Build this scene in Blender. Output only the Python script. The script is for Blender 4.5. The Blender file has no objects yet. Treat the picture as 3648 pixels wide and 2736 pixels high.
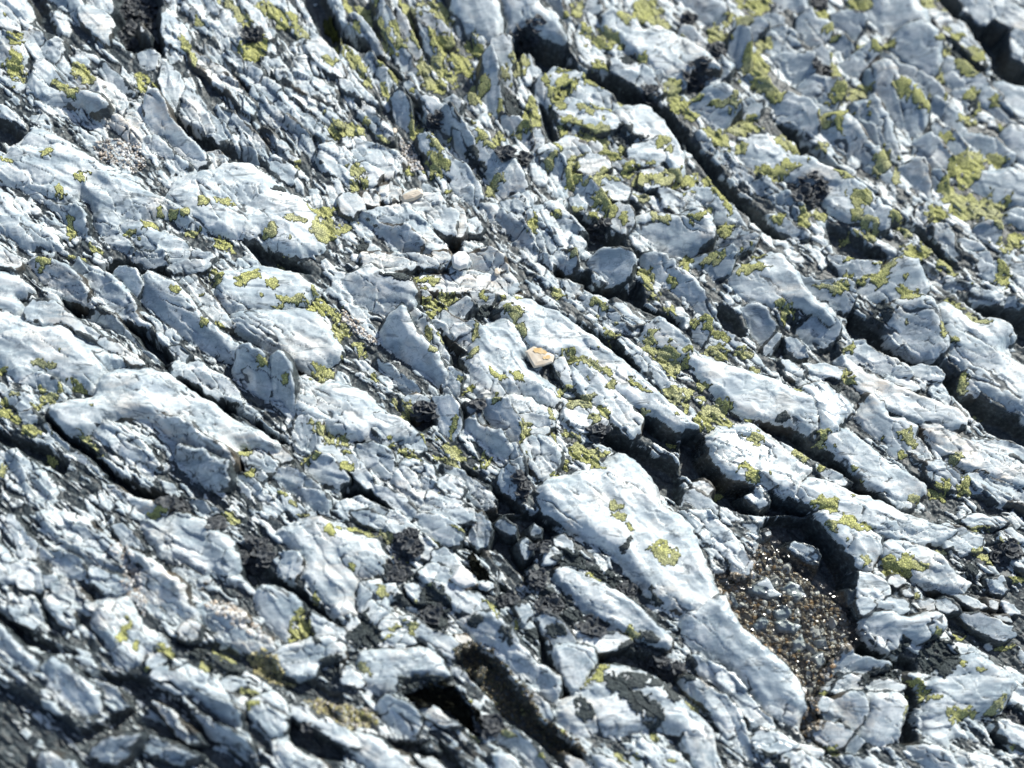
"""A close view of weathered quartz ribs with lichens and a small puddle."""
import bpy, math, random, numpy as np
from mathutils import Vector, Matrix
R = math.radians
SC = bpy.context.scene

# ------------------------------------------------------------------ camera, sky, sun, exposure
UW, VH = 663.6, 497.7            # tracing grid of the photograph (tenths of a traced tile)
PITCH = R(24.0)                  # the camera looks down and a little forward
DIST = 1.75
TX = 0.8/DIST; TY = TX*0.75
YAW = R(8.0)                     # and a little to the right, so the left side lies nearer
F0 = np.array([0.0, math.sin(PITCH), -math.cos(PITCH)])
UPV = np.array([0.0, math.cos(PITCH), math.sin(PITCH)])
R0 = np.array([1.0, 0.0, 0.0])
FWD = F0*math.cos(YAW)+R0*math.sin(YAW); RGT = R0*math.cos(YAW)-F0*math.sin(YAW)
CAM = -FWD*DIST
cam_d = bpy.data.cameras.new('camera'); cam = bpy.data.objects.new('camera', cam_d)
SC.collection.objects.link(cam); SC.camera = cam
cam.matrix_world = Matrix([(RGT[i], UPV[i], -FWD[i], CAM[i]) for i in range(3)]+[(0, 0, 0, 1)])
cam_d.sensor_width = 36; cam_d.lens = 18/TX; cam_d.clip_end = 100; cam_d.clip_start = 0.01
cam_d.dof.use_dof = True; cam_d.dof.focus_distance = DIST+.02; cam_d.dof.aperture_fstop = 1.25

SUN_EL, SUN_AZ = R(41), R(50)    # azimuth counted from +x towards +y
SDIR = Vector((math.cos(SUN_EL)*math.cos(SUN_AZ), math.cos(SUN_EL)*math.sin(SUN_AZ), math.sin(SUN_EL)))
sun_d = bpy.data.lights.new('sun', 'SUN'); sun = bpy.data.objects.new('sun', sun_d)
SC.collection.objects.link(sun)
sun_d.energy = 4.9; sun_d.angle = R(0.53); sun_d.color = (1.0, 0.975, 0.89)
sun.rotation_euler = SDIR.to_track_quat('Z', 'Y').to_euler()
W = bpy.data.worlds.new('World'); SC.world = W; W.use_nodes = True
nt = W.node_tree; nt.nodes.clear()
sky = nt.nodes.new('ShaderNodeTexSky'); sky.sky_type = 'NISHITA'; sky.sun_disc = False
sky.sun_elevation = SUN_EL; sky.sun_rotation = R(90)-SUN_AZ
sky.altitude = 300; sky.dust_density = 1.6; sky.ozone_density = .9
bg = nt.nodes.new('ShaderNodeBackground'); bg.inputs[1].default_value = 0.115
wo = nt.nodes.new('ShaderNodeOutputWorld')
nt.links.new(sky.outputs[0], bg.inputs[0]); nt.links.new(bg.outputs[0], wo.inputs[0])
vs = SC.view_settings
vs.view_transform = 'Standard'; vs.look = 'None'; vs.gamma = 1; vs.exposure = 0.27
try:
    vs.use_curve_mapping = False
except Exception: pass


# ------------------------------------------------------------------ outlines traced on the rock, tile by tile
RIBS = '''@00
.5 .2 .4 w: 0 0 14 0 22 5 21 10 17 14 12 11 5 5 0 3
0 .2 .4 w: 0 4 6 8 11 15 11 19 6 20 0 14
-1 .7 .5 g: 28 0 50 0 56 10 56 20 66 30 74 32 84 38 92 46 84 52 70 42 56 38 50 28 36 18 32 10
1 .1 .2 w: 52 8 58 6 68 9 73 17 71 23 67 26 60 20 54 14
.5 .2 .3 w: 58 0 74 0 76 6 70 9 62 5
.8 .2 .6 w: 12 22 20 19 28 24 30 29 36 26 41 30 42 40 46 44 52 50 56 56 54 62 46 60 42 54 38 46 30 42 22 36 18 30
1.2 .2 .2 w: 21 42 28 40 34 44 38 50 42 58 36 58 28 52 22 47
0 .3 .6 w: 0 22 8 25 15 30 18 38 15 42 10 44 4 50 0 46
-.5 .5 .3 g: 0 58 10 60 16 56 22 50 28 54 36 62 46 64 58 66 68 70 72 74 64 76 54 72 44 70 34 72 28 78 22 80 17 86 10 80 4 76 0 74
-.3 .1 .8 b: 56 46 66 52 76 56 84 62 90 70 94 80 94 90 90 96 80 92 74 86 66 84 58 80 50 74 56 66 58 58
.3 .4 .2 w: 65 42 70 44 80 54 86 62 80 60 70 52
.8 .1 .4 w: 102 6 105 5 110 9 114 13 120 20 124 26 122 31 114 30 108 26 104 20 103 14
0 .2 .3 w: 88 16 94 16 100 24 98 28 92 24
0 .3 .2 g: 90 36 94 32 100 32 103 38 101 44 96 45 91 42
.8 .5 .2 w: 96 66 100 65 106 70 112 80 120 90 128 98 133 102 128 102 118 97 110 92 104 90 98 90 94 82 93 74
.3 .2 .3 w: 104 52 107 44 113 46 118 54 118 62 115 68 112 72 108 66 106 58
0 .1 .6 w: 118 56 124 58 132 68 138 76 146 82 148 90 142 94 132 84 122 76 117 70
-.8 .4 .5 g: 95 92 104 91 112 100 118 106 124 110 114 113 110 118 104 120 98 114 94 104
0 .3 .3 g: 105 90 112 93 122 100 132 104 134 106 126 109 118 106 110 99
-.5 .3 .3 g: 134 100 142 100 150 104 140 107 136 106
1.8 0 .25 w: 107 126 113 117 121 112 132 109 142 105 152 103 162 105 172 113 182 120 198 130 206 137 212 150 210 158 202 160 196 163 186 162 176 156 168 150 160 153 146 152 136 147 124 141 118 134
1.6 .05 .4 w: 6 93 14 88 20 82 26 80 31 83 37 88 43 93 54 98 62 104 74 110 84 116 94 121 106 127 118 132 122 134 128 142 124 146 116 142 108 138 98 142 90 146 80 142 72 148 64 152 60 142 58 130 52 124 44 128 36 130 26 124 16 120 6 118 0 112 0 100 4 98
-1 .8 .5 g: 6 120 16 122 26 128 36 136 48 138 56 146 58 156 54 160 46 152 34 148 22 140 14 136 8 128
1 .1 .3 w: 0 120 6 126 9 134 15 140 22 144 30 148 36 152 40 160 34 162 26 160 16 158 10 154 0 154
.6 .2 .4 w: 60 150 66 148 76 146 86 142 96 143 102 150 112 154 120 160 118 168 106 168 96 168 84 164 72 160 62 158
.2 0 .9 w: 118 0 134 0 146 8 152 14 158 22 162 32 158 35 150 28 140 18 128 12 118 8
.5 .1 .3 w: 157 2 164 6 172 14 178 22 174 26 168 20 162 12
.2 .1 .4 w: 168 0 180 0 188 10 194 18 200 26 194 24 186 16 176 8
0 0 1 w: 124 34 134 40 146 48 156 58 166 68 164 74 154 66 144 56 134 48 126 42
.4 0 1 w: 146 34 154 36 162 42 172 52 184 60 196 72 208 82 216 94 210 92 200 84 188 76 176 66 164 56 152 46
.2 0 .9 b: 172 38 180 40 186 46 196 50 208 54 218 60 216 66 206 62 194 58 182 50
.4 0 .4 w: 198 28 206 27 214 34 221 42 224 48 214 46 206 40 200 34
-.8 .6 1 g: 166 60 176 70 190 82 204 96 208 104 200 102 186 90 172 78 162 68
-.5 .4 .8 g: 142 72 152 76 164 88 172 98 176 104 168 102 158 92 148 84
.4 .2 .5 w: 206 98 214 94 222 98 230 104 236 112 232 118 222 116 212 110
.3 .2 .4 w: 174 104 178 101 186 106 192 112 190 118 182 116 176 110
-.3 .1 .8 w: 182 48 192 56 204 66 216 76 222 84 214 80 202 72 190 62
-.6 .3 .9 g: 168 84 178 90 188 100 194 106 186 104 176 98
-.4 .2 .8 w: 126 8 136 16 146 26 154 34 148 34 138 26 128 18
@10
0 .4 .4 g: 6 12 12 14 20 24 26 34 27 38 20 34 12 24
.2 .3 .5 w: 22 2 28 4 32 14 40 30 46 42 52 52 48 54 40 44 32 30 24 16
.3 .4 .3 w: 36 10 42 16 48 28 52 36 48 38 42 28 37 18
.4 .3 .3 w: 46 6 54 10 62 16 70 22 73 28 68 28 60 22 54 16 48 12
.2 .4 .3 w: 50 16 56 22 62 32 64 40 58 38 52 28
2 .35 .15 w: 70 12 74 4 76 0 100 0 104 12 104 24 98 28 90 24 82 18 74 16
2.2 .4 .15 w: 98 0 116 0 128 8 138 16 144 24 146 30 140 30 130 24 120 17 116 20 112 26 106 28 104 20 108 10 102 4
-.8 .8 .4 g: 128 0 134 0 142 10 150 20 158 30 168 38 160 38 150 32 142 24 136 14
1 .3 .2 w: 98 30 104 28 108 30 110 40 108 44 112 56 112 61 108 58 104 46 98 38
.6 .1 .4 w: 117 35 122 34 126 40 129 46 126 50 121 52 118 44
.3 .5 .2 w: 92 42 96 44 100 56 102 66 104 78 103 88 98 90 94 82 91 68 90 54
0 .2 .4 w: 40 54 44 52 48 57 54 64 50 64 44 60
2 .3 .15 w: 52 62 60 68 68 74 78 82 88 90 96 97 104 102 112 106 118 114 122 121 118 124 112 122 106 124 110 130 104 124 98 114 92 106 84 96 74 88 66 80 62 78 56 75 53 68
.2 .9 .15 g: 62 82 68 78 78 90 84 97 80 100 78 108 82 112 74 106 68 98 64 90
.8 .3 .3 w: 50 90 56 90 64 98 72 106 80 112 88 120 90 127 86 134 78 132 72 126 70 122 74 116 66 112 58 102 52 96
-.2 .6 .2 g: 34 66 38 64 42 70 44 80 46 90 44 94 38 88 35 78
.6 .1 .4 w: 0 92 6 90 14 92 22 94 34 100 40 106 38 112 30 116 26 112 20 108 12 104 4 98 0 98
.6 .2 .3 w: 6 106 14 106 22 110 26 114 22 120 16 120 12 114
1.2 .1 .2 b: 12 126 20 124 24 128 22 133 14 132
1 .1 .4 b: 25 122 32 119 38 124 37 130 30 131 25 128
1.4 .1 .2 b: 38 128 50 124 53 126 46 132 38 132
1.6 .1 .3 b: 46 130 54 127 62 128 68 136 74 140 72 150 68 152 62 146 54 140 48 135
1.3 .15 .5 b: 14 138 24 136 34 134 44 131 48 138 56 146 62 154 70 162 68 166 58 166 50 158 42 152 32 150 24 146 18 142
-.6 .8 .4 b: 0 142 14 142 22 148 30 152 42 154 52 162 50 166 36 166 26 160 14 156 4 150
.8 .1 .2 w: 0 128 6 127 12 130 14 136 8 142 0 138
.9 .2 .2 b: 72 134 78 138 80 152 74 154 72 146
.7 .1 .3 w: 80 144 86 142 92 149 90 152 82 150
-.5 .6 .7 g: 90 134 100 136 104 141 112 146 118 152 124 162 130 172 134 180 126 178 112 172 102 164 94 152 88 142
1.8 .15 .7 w: 112 126 120 122 126 126 124 132 132 132 142 129 148 138 154 144 160 150 150 150 158 156 154 162 150 168 138 170 130 164 128 158 122 152 118 144 116 136
.9 .2 .3 w: 104 132 110 130 116 134 118 142 110 140 105 136
.5 .2 .4 w: 122 86 128 86 132 92 134 98 128 102 124 96
.9 0 .3 w: 128 97 134 94 140 98 138 102 130 102
-.4 .6 .3 g: 104 78 112 82 118 86 122 92 122 104 114 100 106 90
-.4 .6 .7 g: 124 104 132 104 140 108 146 116 148 124 142 126 134 124 126 116
.5 .2 .3 w: 126 54 131 51 134 60 136 68 132 70 127 62
1 .1 .4 w: 132 50 138 46 146 46 152 48 156 52 148 54 140 56 136 62 133 56
1.2 .05 .3 w: 150 56 160 55 168 60 174 64 178 70 175 74 166 70 158 66 150 61
.9 .05 .3 w: 138 68 146 66 154 68 156 72 150 74 148 80 140 76 137 72
1 .1 .3 w: 154 74 162 72 172 74 180 80 176 84 166 84 156 80 151 78
1.6 0 .2 w: 178 70 188 68 198 70 208 78 216 88 221 98 222 116 214 108 210 98 200 92 190 88 184 82 178 76
1 .05 .4 w: 140 94 146 90 152 92 158 96 160 98 154 100 148 108 142 104 139 100
1.1 .1 .3 w: 153 104 160 100 170 102 174 108 168 112 160 114 154 110
1.1 .1 .2 w: 186 96 196 94 206 92 210 100 206 106 196 106 188 102
.5 .2 .3 w: 162 94 166 93 170 98 180 102 188 108 182 110 174 104 166 99
.8 .1 .4 w: 160 118 168 116 178 116 186 122 184 128 176 130 168 124 162 122
-.2 .7 .4 g: 150 118 158 122 166 130 172 138 174 146 166 142 158 134 152 126
1.1 .3 .15 w: 174 138 180 134 188 138 189 146 184 152 178 150 173 144
.4 .2 .3 w: 148 130 154 129 158 134 156 138 150 136
1.4 .4 .2 w: 190 140 198 138 206 140 216 142 228 140 236 146 240 156 232 162 222 164 212 168 200 164 192 156 188 148
.9 .1 .4 w: 206 122 212 124 222 130 234 138 230 142 220 138 210 132
.7 .1 .4 w: 194 112 206 110 214 116 210 120 200 122 192 118
.2 .3 .3 w: 156 6 160 2 166 2 168 8 162 10 156 12
2.2 .2 .25 w: 170 9 176 6 182 9 190 14 194 20 204 18 216 24 228 32 238 40 244 46 238 46 232 44 226 46 214 46 204 42 196 36 188 30 180 22 172 16
.6 .2 .5 w: 175 40 182 38 196 44 202 52 208 60 204 62 196 56 186 50 178 46
.8 .2 .4 w: 196 38 206 40 216 44 221 48 221 56 212 58 204 50 196 44
0 .3 .3 g: 154 18 160 22 168 28 172 32 166 32 158 26
-.4 .4 .4 g: 80 64 86 64 90 74 88 80 82 76
.2 .3 .3 w: 68 66 74 64 78 68 76 76 70 74
-.3 .4 .5 g: 84 24 90 28 96 34 92 36 86 30
.5 0 .8 w: 0 46 6 50 14 58 24 70 20 70 10 62 0 56
0 .1 1 w: 14 68 22 74 30 84 34 92 28 92 20 82 12 74
-.2 .3 .6 g: 16 38 20 38 26 46 32 54 30 58 24 50
@20
.8 .4 .2 w: 0 0 18 2 26 6 28 9 24 12 16 14 8 12 0 8
.8 .3 .2 w: 52 0 64 0 82 0 82 6 76 8 68 10 62 12 56 6
.5 .2 .3 w: 52 11 58 10 63 14 65 19 61 21 56 16
.3 .4 .3 w: 33 14 40 13 48 15 54 20 50 24 44 27 38 26 34 20
.8 .2 .5 w: 56 20 62 20 68 22 72 28 78 36 76 40 68 38 62 34 57 28
.7 .4 .2 w: 75 12 80 10 84 16 92 20 94 24 90 28 84 29 78 26 75 20
.2 .5 .2 g: 96 12 106 12 112 15 116 20 112 28 104 26 96 20
1.8 .4 .2 w: 110 2 122 0 142 0 150 6 156 12 158 20 148 20 140 20 134 28 126 24 120 18 114 12
1.6 .5 .15 w: 134 34 138 23 147 20 158 24 164 32 165 44 160 52 152 48 142 42 136 38
1.2 0 .3 w: 160 8 170 12 180 18 188 26 196 36 198 42 190 36 182 28 174 22 166 18
.8 .3 .3 w: 166 40 174 42 182 46 190 52 198 60 204 66 198 68 190 62 182 58 172 54 167 48
1.8 .1 .15 w: 200 54 210 53 222 56 222 62 222 84 216 80 208 72 202 64
1.6 .3 .15 w: 214 82 222 80 222 110 216 100 210 92 210 86
.2 .6 .2 g: 198 70 206 70 214 78 210 82 202 78
1.4 .2 .25 w: 184 118 192 110 200 112 210 112 222 112 222 132 210 130 200 130 190 124
-.2 .5 .3 g: 160 68 168 70 176 76 180 84 190 90 202 96 212 104 210 110 200 106 190 104 182 98 172 92 162 84 156 74
1.2 .5 .25 g: 120 48 127 45 132 47 136 54 144 60 150 66 156 74 158 86 156 96 148 104 140 98 134 84 126 72 120 60
.2 .5 .3 g: 108 72 120 70 128 78 134 88 138 100 136 110 130 108 120 100 112 90 106 82
0 .6 .25 g: 86 82 92 78 100 80 108 88 116 96 126 104 134 114 140 126 142 132 132 130 122 120 110 110 100 102 90 94 86 88
.5 .4 .2 g: 102 52 104 42 112 38 120 34 123 40 118 46 112 52 106 54
-.2 .5 .3 g: 120 34 130 38 142 46 154 54 164 60 169 66 166 70 158 66 146 62 138 54 128 46 120 42
.7 .4 .25 w: 74 56 82 53 90 56 98 56 102 62 98 68 90 72 82 70 75 62
.8 .2 .1 w: 84 34 90 32 95 38 93 42 86 40
0 .5 .3 g: 56 40 64 38 72 40 80 42 82 48 80 56 72 58 62 57 56 50
-.1 .5 .3 g: 96 28 104 28 110 32 108 38 100 40 94 36
.2 .6 .2 g: 29 28 34 26 40 30 42 42 40 52 36 54 31 46 29 36
-.2 .6 .4 g: 36 54 44 52 54 58 60 64 56 68 48 66 40 60
.8 .4 .3 w: 60 64 66 63 72 67 80 72 86 76 86 84 80 84 72 80 64 76 60 70
1.2 .2 .4 w: 0 20 6 24 12 32 22 40 30 45 28 50 24 52 30 58 30 62 22 62 16 56 14 48 10 40 4 36 0 36
.8 .5 .25 g: 0 66 6 64 14 62 24 64 32 68 34 74 28 80 22 84 14 80 6 78 0 72
.6 .2 .3 w: 36 69 44 67 50 69 48 74 40 77 36 73
1.5 .1 .25 w: 40 92 46 88 54 88 58 92 68 100 76 102 86 106 96 110 108 118 120 126 128 134 140 140 142 142 134 142 132 148 124 146 118 144 108 142 98 136 92 126 84 118 74 114 66 112 58 112 48 112 40 106 38 98
-.3 .3 .9 g: 10 88 18 96 30 104 42 114 56 122 68 130 76 138 80 150 72 148 62 140 50 128 38 118 26 108 14 98
.2 .5 .2 g: 138 110 146 108 154 110 158 120 158 130 150 132 142 126 138 118
0 .6 .2 g: 160 114 166 116 170 124 173 134 168 134 162 126
.5 .4 .3 w: 150 94 158 92 166 98 174 106 176 116 168 114 158 108 152 102
.3 .3 .3 w: 162 84 172 90 182 98 184 106 174 104 164 96
.8 .2 .3 w: 186 0 196 2 200 12 196 16 190 10 182 2
.9 .1 .4 w: 198 2 206 2 214 8 222 12 222 20 216 17 210 16 202 12
.3 .1 .5 w: 211 22 216 22 222 30 222 40 216 36
.3 .2 .3 w: 162 146 168 148 174 156 180 166 172 164 164 154
0 .5 .3 g: 186 150 194 146 202 150 204 156 198 162 190 158
.4 .1 .5 w: 180 156 188 160 198 168 190 170 182 164
.3 .1 .4 w: 152 134 158 134 160 140 156 146 151 140
.9 .1 .5 w: 0 126 8 124 20 126 28 134 36 142 40 150 32 148 22 144 10 140 0 136
.8 .2 .5 w: 18 158 24 150 34 150 46 156 44 160 32 166 22 168
.2 .6 .3 g: 0 148 8 148 14 156 12 166 6 170 0 164
.2 .3 .3 w: 58 142 66 144 76 150 80 154 72 153 62 148
-.2 .4 .4 g: 206 142 214 138 222 144 222 156 214 154 208 150
-.3 .5 .4 g: 176 60 184 64 190 70 184 74 178 68
@01
.8 0 .2 w: 0 0 12 0 14 6 8 10 0 8
1 .1 .2 w: 0 12 10 14 20 20 16 24 8 26 14 34 8 36 0 40
.2 .5 .3 g: 14 4 22 2 32 6 44 10 54 18 58 28 54 32 44 28 30 22 20 14
-.1 .4 .5 g: 46 8 52 4 62 10 70 16 80 24 88 32 90 42 96 46 88 46 76 40 66 36 58 32 57 22 50 14
1 .6 .1 w: 71 16 75 11 82 10 88 13 91 20 88 27 82 26 76 22
.9 .65 .2 g: 90 26 92 14 98 12 106 18 114 22 118 26 124 34 132 44 146 54 158 62 156 68 142 68 128 64 118 60 112 58 104 54 96 46 90 38
.4 .2 .4 w: 118 18 126 16 132 22 138 30 146 38 152 46 142 44 130 36 120 28
1.4 0 .2 w: 140 10 150 8 160 8 166 5 176 6 188 10 198 15 206 21 206 24 200 24 198 30 188 32 176 34 164 34 150 34 142 28 139 22 142 16
1.8 .1 .2 w: 148 36 158 34 172 34 184 33 196 34 206 38 214 46 220 54 220 64 210 70 200 73 190 70 178 62 166 54 152 46
.2 .3 .3 w: 110 60 118 60 124 66 120 70 114 68
.5 .1 .4 w: 110 72 114 69 122 72 130 70 138 76 148 82 154 90 156 94 148 92 144 90 142 94 138 92 132 86 122 80 113 78
.3 .9 .15 g: 154 68 160 64 168 70 174 74 174 88 172 100 170 108 162 104 158 96 152 84 150 76
.2 1 .15 g: 176 74 182 72 188 78 190 88 190 100 193 106 188 118 180 116 172 108 172 98 174 88
1.8 0 .25 w: 188 78 198 75 206 84 216 82 226 84 236 88 246 96 256 104 264 108 270 114 262 120 250 122 242 114 236 118 226 116 214 112 206 108 200 106 192 102 190 92
.4 .3 .4 w: 190 108 198 104 208 110 208 124 200 130 192 126 190 118
1.6 .1 .2 w: 0 42 8 38 18 42 26 44 40 44 50 52 62 56 74 62 84 70 70 72 64 80 62 88 50 84 38 82 34 76 20 76 8 82 4 74 0 62
1.6 .1 .25 w: 16 36 22 30 30 30 40 33 48 42 56 46 64 52 62 54 52 48 42 42 30 42 18 40
1.4 .1 .1 w: 61 54 68 54 78 60 88 66 92 70 84 70 76 64 64 58
2.2 .02 .15 w: 63 88 64 80 72 73 84 72 98 72 108 76 120 84 134 92 146 100 158 108 170 114 182 122 180 126 174 124 164 122 152 124 160 130 154 132 140 126 126 116 116 108 104 104 90 102 76 104 64 106 60 110 50 116 42 112 34 104 30 98 38 94 50 91 58 92
.2 1 .3 b: 70 106 84 104 100 105 116 110 128 118 142 128 150 134 152 140 140 138 126 130 112 124 96 118 84 112
.6 .3 .5 w: 60 112 66 106 76 110 84 116 92 124 100 130 104 136 94 134 82 130 72 124 62 118
-1 .8 .5 g: 76 126 90 134 104 138 116 136 118 128 134 134 148 142 150 150 140 154 128 152 114 150 98 144 84 140
-.5 .4 .3 g: 42 126 50 126 60 132 66 138 58 138 48 132
.2 .3 .8 w: 4 128 10 126 16 132 26 140 34 146 36 154 32 160 34 166 16 166 12 156 8 144 4 136
-.1 .3 .6 g: 14 80 28 78 38 84 42 92 34 96 22 92 12 86
.1 .2 .4 w: 4 90 10 88 18 90 22 98 14 100 6 96
-.6 .4 .4 g: 8 104 22 102 28 108 24 114 12 112
.5 .2 .4 w: 158 130 168 128 180 136 176 142 168 142 160 136
.1 .3 .3 g: 162 138 172 144 170 148 162 146
.6 .1 .3 w: 174 124 186 126 188 132 182 134 176 130
.4 .4 .4 w: 180 138 190 140 200 146 206 152 214 160 212 166 200 160 188 150 178 146
.3 .2 .3 w: 182 154 190 158 198 166 192 168 184 162
.8 .3 .4 w: 198 136 204 130 212 132 220 140 224 146 218 150 208 146 198 142
.8 .2 .3 w: 206 124 214 122 224 126 230 134 220 136 210 130
-1.6 .7 .5 g: 52 38 64 38 76 44 88 54 98 64 104 70 96 70 84 62 72 54 60 46
-.2 .1 .3 w: 106 148 112 150 116 156 108 154
-.2 .4 .5 b: 70 150 76 150 88 156 96 160 104 160 112 162 108 168 90 172 76 170 60 168 56 160 62 156
.1 .5 .2 g: 84 0 96 0 106 0 108 6 100 10 90 8
.9 .1 .4 w: 108 4 116 0 130 0 138 2 134 8 126 10 116 10 108 8
0 .2 .5 w: 150 100 158 104 168 114 176 120 168 120 158 112
.1 .3 .6 g: 150 140 160 144 168 150 176 158 168 160 158 154
-.2 .4 .5 g: 120 158 132 160 144 166 134 170 122 166
-.8 .5 .5 g: 30 112 42 120 56 132 68 142 60 144 46 136 34 124
@11
1.2 .45 .25 w: 0 14 10 10 18 9 28 14 38 16 44 20 47 26 46 34 40 38 34 42 28 44 26 40 20 40 10 34 2 30 0 24
.8 .1 .4 b: 14 0 34 0 46 6 46 9 34 10 24 10 16 6
1.3 .2 .4 b: 36 0 50 0 60 4 62 8 54 8 46 5
1.3 .3 .3 b: 60 0 70 0 72 5 64 9 58 6
1.6 .1 .5 w: 70 5 74 1 79 0 82 4 80 8 76 11 71 9
1.2 .5 .3 b: 84 0 96 0 104 4 106 8 99 14 90 11 84 8
.6 0 .3 b: 48 18 60 14 72 13 84 11 94 13 102 16 110 22 118 26 104 25 96 21 86 22 76 24 66 24 56 22
.8 .1 .4 w: 98 13 108 11 114 16 116 22 110 24 102 16
.4 .2 .3 w: 47 22 54 22 56 27 50 28
.8 .8 .15 w: 24 54 28 46 34 42 40 40 42 46 48 54 56 62 64 72 68 78 66 88 62 92 52 90 40 80 30 72 25 64
1.2 .4 .3 w: 42 42 48 38 54 42 60 52 66 60 70 66 68 70 60 68 52 60 46 52
-.6 .7 .3 g: 24 70 30 74 40 82 50 90 40 94 32 90 26 82
.9 .4 .3 w: 70 36 74 32 82 31 86 34 80 40 74 44 70 40
.6 .3 .6 w: 58 44 66 38 70 42 78 46 86 46 84 52 80 60 74 56 66 50
.7 .3 .3 w: 84 24 92 24 98 26 96 32 90 33 85 30
1.8 .05 .35 w: 87 42 96 43 104 39 110 39 114 44 118 50 124 58 120 62 118 65 122 72 128 76 134 80 140 86 142 92 136 96 132 94 124 90 112 88 104 92 92 94 86 86 84 78 82 70 79 64 82 58 86 52
2 0 .25 w: 100 34 106 29 112 27 124 27 132 32 142 36 152 44 162 50 168 56 176 62 186 70 196 78 208 90 221 102 230 110 221 112 210 108 196 100 184 90 174 82 164 72 156 66 146 60 138 66 132 64 124 58 118 50 114 42 108 38
1 .2 .3 w: 138 70 144 68 150 80 152 86 146 84 140 78
1.4 .1 .3 w: 150 70 158 68 166 74 174 82 182 92 190 100 196 106 194 114 188 116 178 106 168 98 160 92 154 88 150 80
1.2 .1 .4 w: 104 92 112 90 124 92 132 98 138 104 136 110 128 114 120 116 112 112 104 108 96 100 94 94
-.4 .9 .35 g: 72 112 84 108 88 114 100 118 104 124 108 130 104 138 96 136 84 130 74 122
1.1 .5 .2 w: 62 94 70 95 74 102 75 110 72 120 65 112 61 104
.9 .4 .3 w: 80 96 88 98 92 108 94 112 88 112 82 104
1 .6 .3 w: 92 96 104 98 112 108 116 118 112 124 106 118 98 108 93 102
.9 .2 .4 b: 40 94 48 91 58 94 58 100 50 106 46 102
.9 .4 .5 b: 64 78 70 74 78 80 76 88 70 91 66 86
1.1 .1 .2 w: 125 110 132 110 134 114 128 118 123 114
1 .2 .4 w: 116 120 124 116 134 120 142 128 140 136 134 144 128 143 122 136 115 128
1.2 .4 .3 w: 108 124 113 124 118 132 120 140 114 142 109 134
.9 .2 .4 w: 145 100 152 96 162 98 170 104 172 110 164 114 154 112 146 106
2.2 .03 .15 w: 128 150 136 142 148 142 158 137 166 137 174 130 182 127 192 132 200 140 206 150 206 158 214 164 224 170 230 184 238 200 245 216 247 228 240 232 228 232 221 228 212 226 204 220 196 212 190 206 186 200 180 192 170 186 160 180 152 176 144 172 136 166 130 158
1.1 .2 .6 w: 32 144 34 138 42 132 50 134 60 138 64 148 58 152 54 162 46 164 42 158 36 152 34 148
1.7 .1 .2 w: 62 148 68 142 74 145 79 152 76 157 68 154
.8 .2 .5 w: 56 154 64 153 72 158 78 162 76 170 64 170 54 166
.8 .3 .4 w: 10 124 20 124 32 128 34 134 32 142 24 142 14 136
.6 .2 .4 w: 0 128 8 132 18 142 22 148 16 150 8 142 0 138
1.5 .05 .2 w: 18 106 24 102 36 106 44 112 36 118 26 118 20 112
.3 .3 .4 g: 22 150 30 152 40 160 48 168 44 172 34 166 26 158
.6 .2 .5 w: 0 160 8 156 14 156 22 160 34 168 42 174 30 176 16 170 4 168
.2 .3 .5 w: 86 144 96 150 102 160 98 164 90 158 80 150
.7 .5 .3 w: 102 146 106 138 112 140 114 150 112 158 106 152
0 .7 .3 g: 136 0 150 0 152 6 146 12 140 8
1.1 .7 .15 w: 160 0 182 0 188 6 186 14 176 18 168 14 164 8
.2 .1 .5 w: 144 18 150 16 156 18 154 24 148 26 145 22
-.2 .5 .4 g: 148 26 158 26 170 34 180 42 188 46 184 50 174 48 162 42 150 34
.9 0 .2 w: 176 28 182 34 190 38 196 42 204 42 198 44 190 44 188 46 180 38
.3 .6 .3 g: 196 0 208 4 221 14 232 26 240 36 236 42 226 38 214 28 204 18 196 8
1 .4 .3 w: 194 52 198 46 204 43 214 50 222 56 224 62 216 64 206 60 196 58
.3 .2 .6 w: 180 54 190 60 202 70 214 82 224 92 216 92 204 80 192 68
.6 .2 .5 w: 36 118 44 116 52 118 54 124 48 130 40 126
.2 .2 .6 w: 0 100 10 108 22 118 34 124 24 124 10 116 0 110
.1 .3 .5 g: 66 138 78 142 90 152 100 164 92 164 80 154
@21
1.5 .1 .2 w: 28 14 34 8 46 4 56 0 62 0 68 8 76 18 84 28 92 36 99 43 96 46 90 42 82 34 74 30 64 32 52 30 44 28 34 20
.8 .4 .3 w: 6 2 14 2 24 0 31 0 28 10 20 14 10 10
.9 .3 .2 w: 74 12 82 16 94 20 104 20 109 24 110 32 102 34 92 28 82 20
.8 .1 .4 w: 96 2 106 2 116 6 126 8 124 16 112 16 104 12
1.9 .3 .15 w: 130 10 138 4 146 6 152 14 158 22 156 28 146 30 134 30 124 26 114 28 110 22 118 16
1.9 .5 .1 w: 131 32 140 30 156 29 162 40 166 50 172 58 166 64 158 66 148 62 138 56 134 48
1.9 .2 .2 w: 164 30 172 30 184 38 192 44 200 40 208 40 214 46 217 54 210 56 212 64 222 68 222 100 206 94 196 86 188 78 182 68 174 60 168 50 164 40
-1.2 .6 .2 g: 35 36 42 34 52 40 60 46 58 52 50 58 42 56 38 46
.5 .3 .3 w: 16 50 24 50 34 56 40 60 36 64 26 60 16 58
.7 .5 .15 w: 5 46 12 41 16 44 16 54 12 58 6 54
-.8 .5 .2 g: 72 48 80 44 92 42 99 48 98 56 90 60 80 56
-.3 .5 .5 g: 65 54 72 53 78 60 80 66 74 68 67 62
0 .3 .2 g: 53 60 60 50 63 52 58 62 54 64
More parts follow.
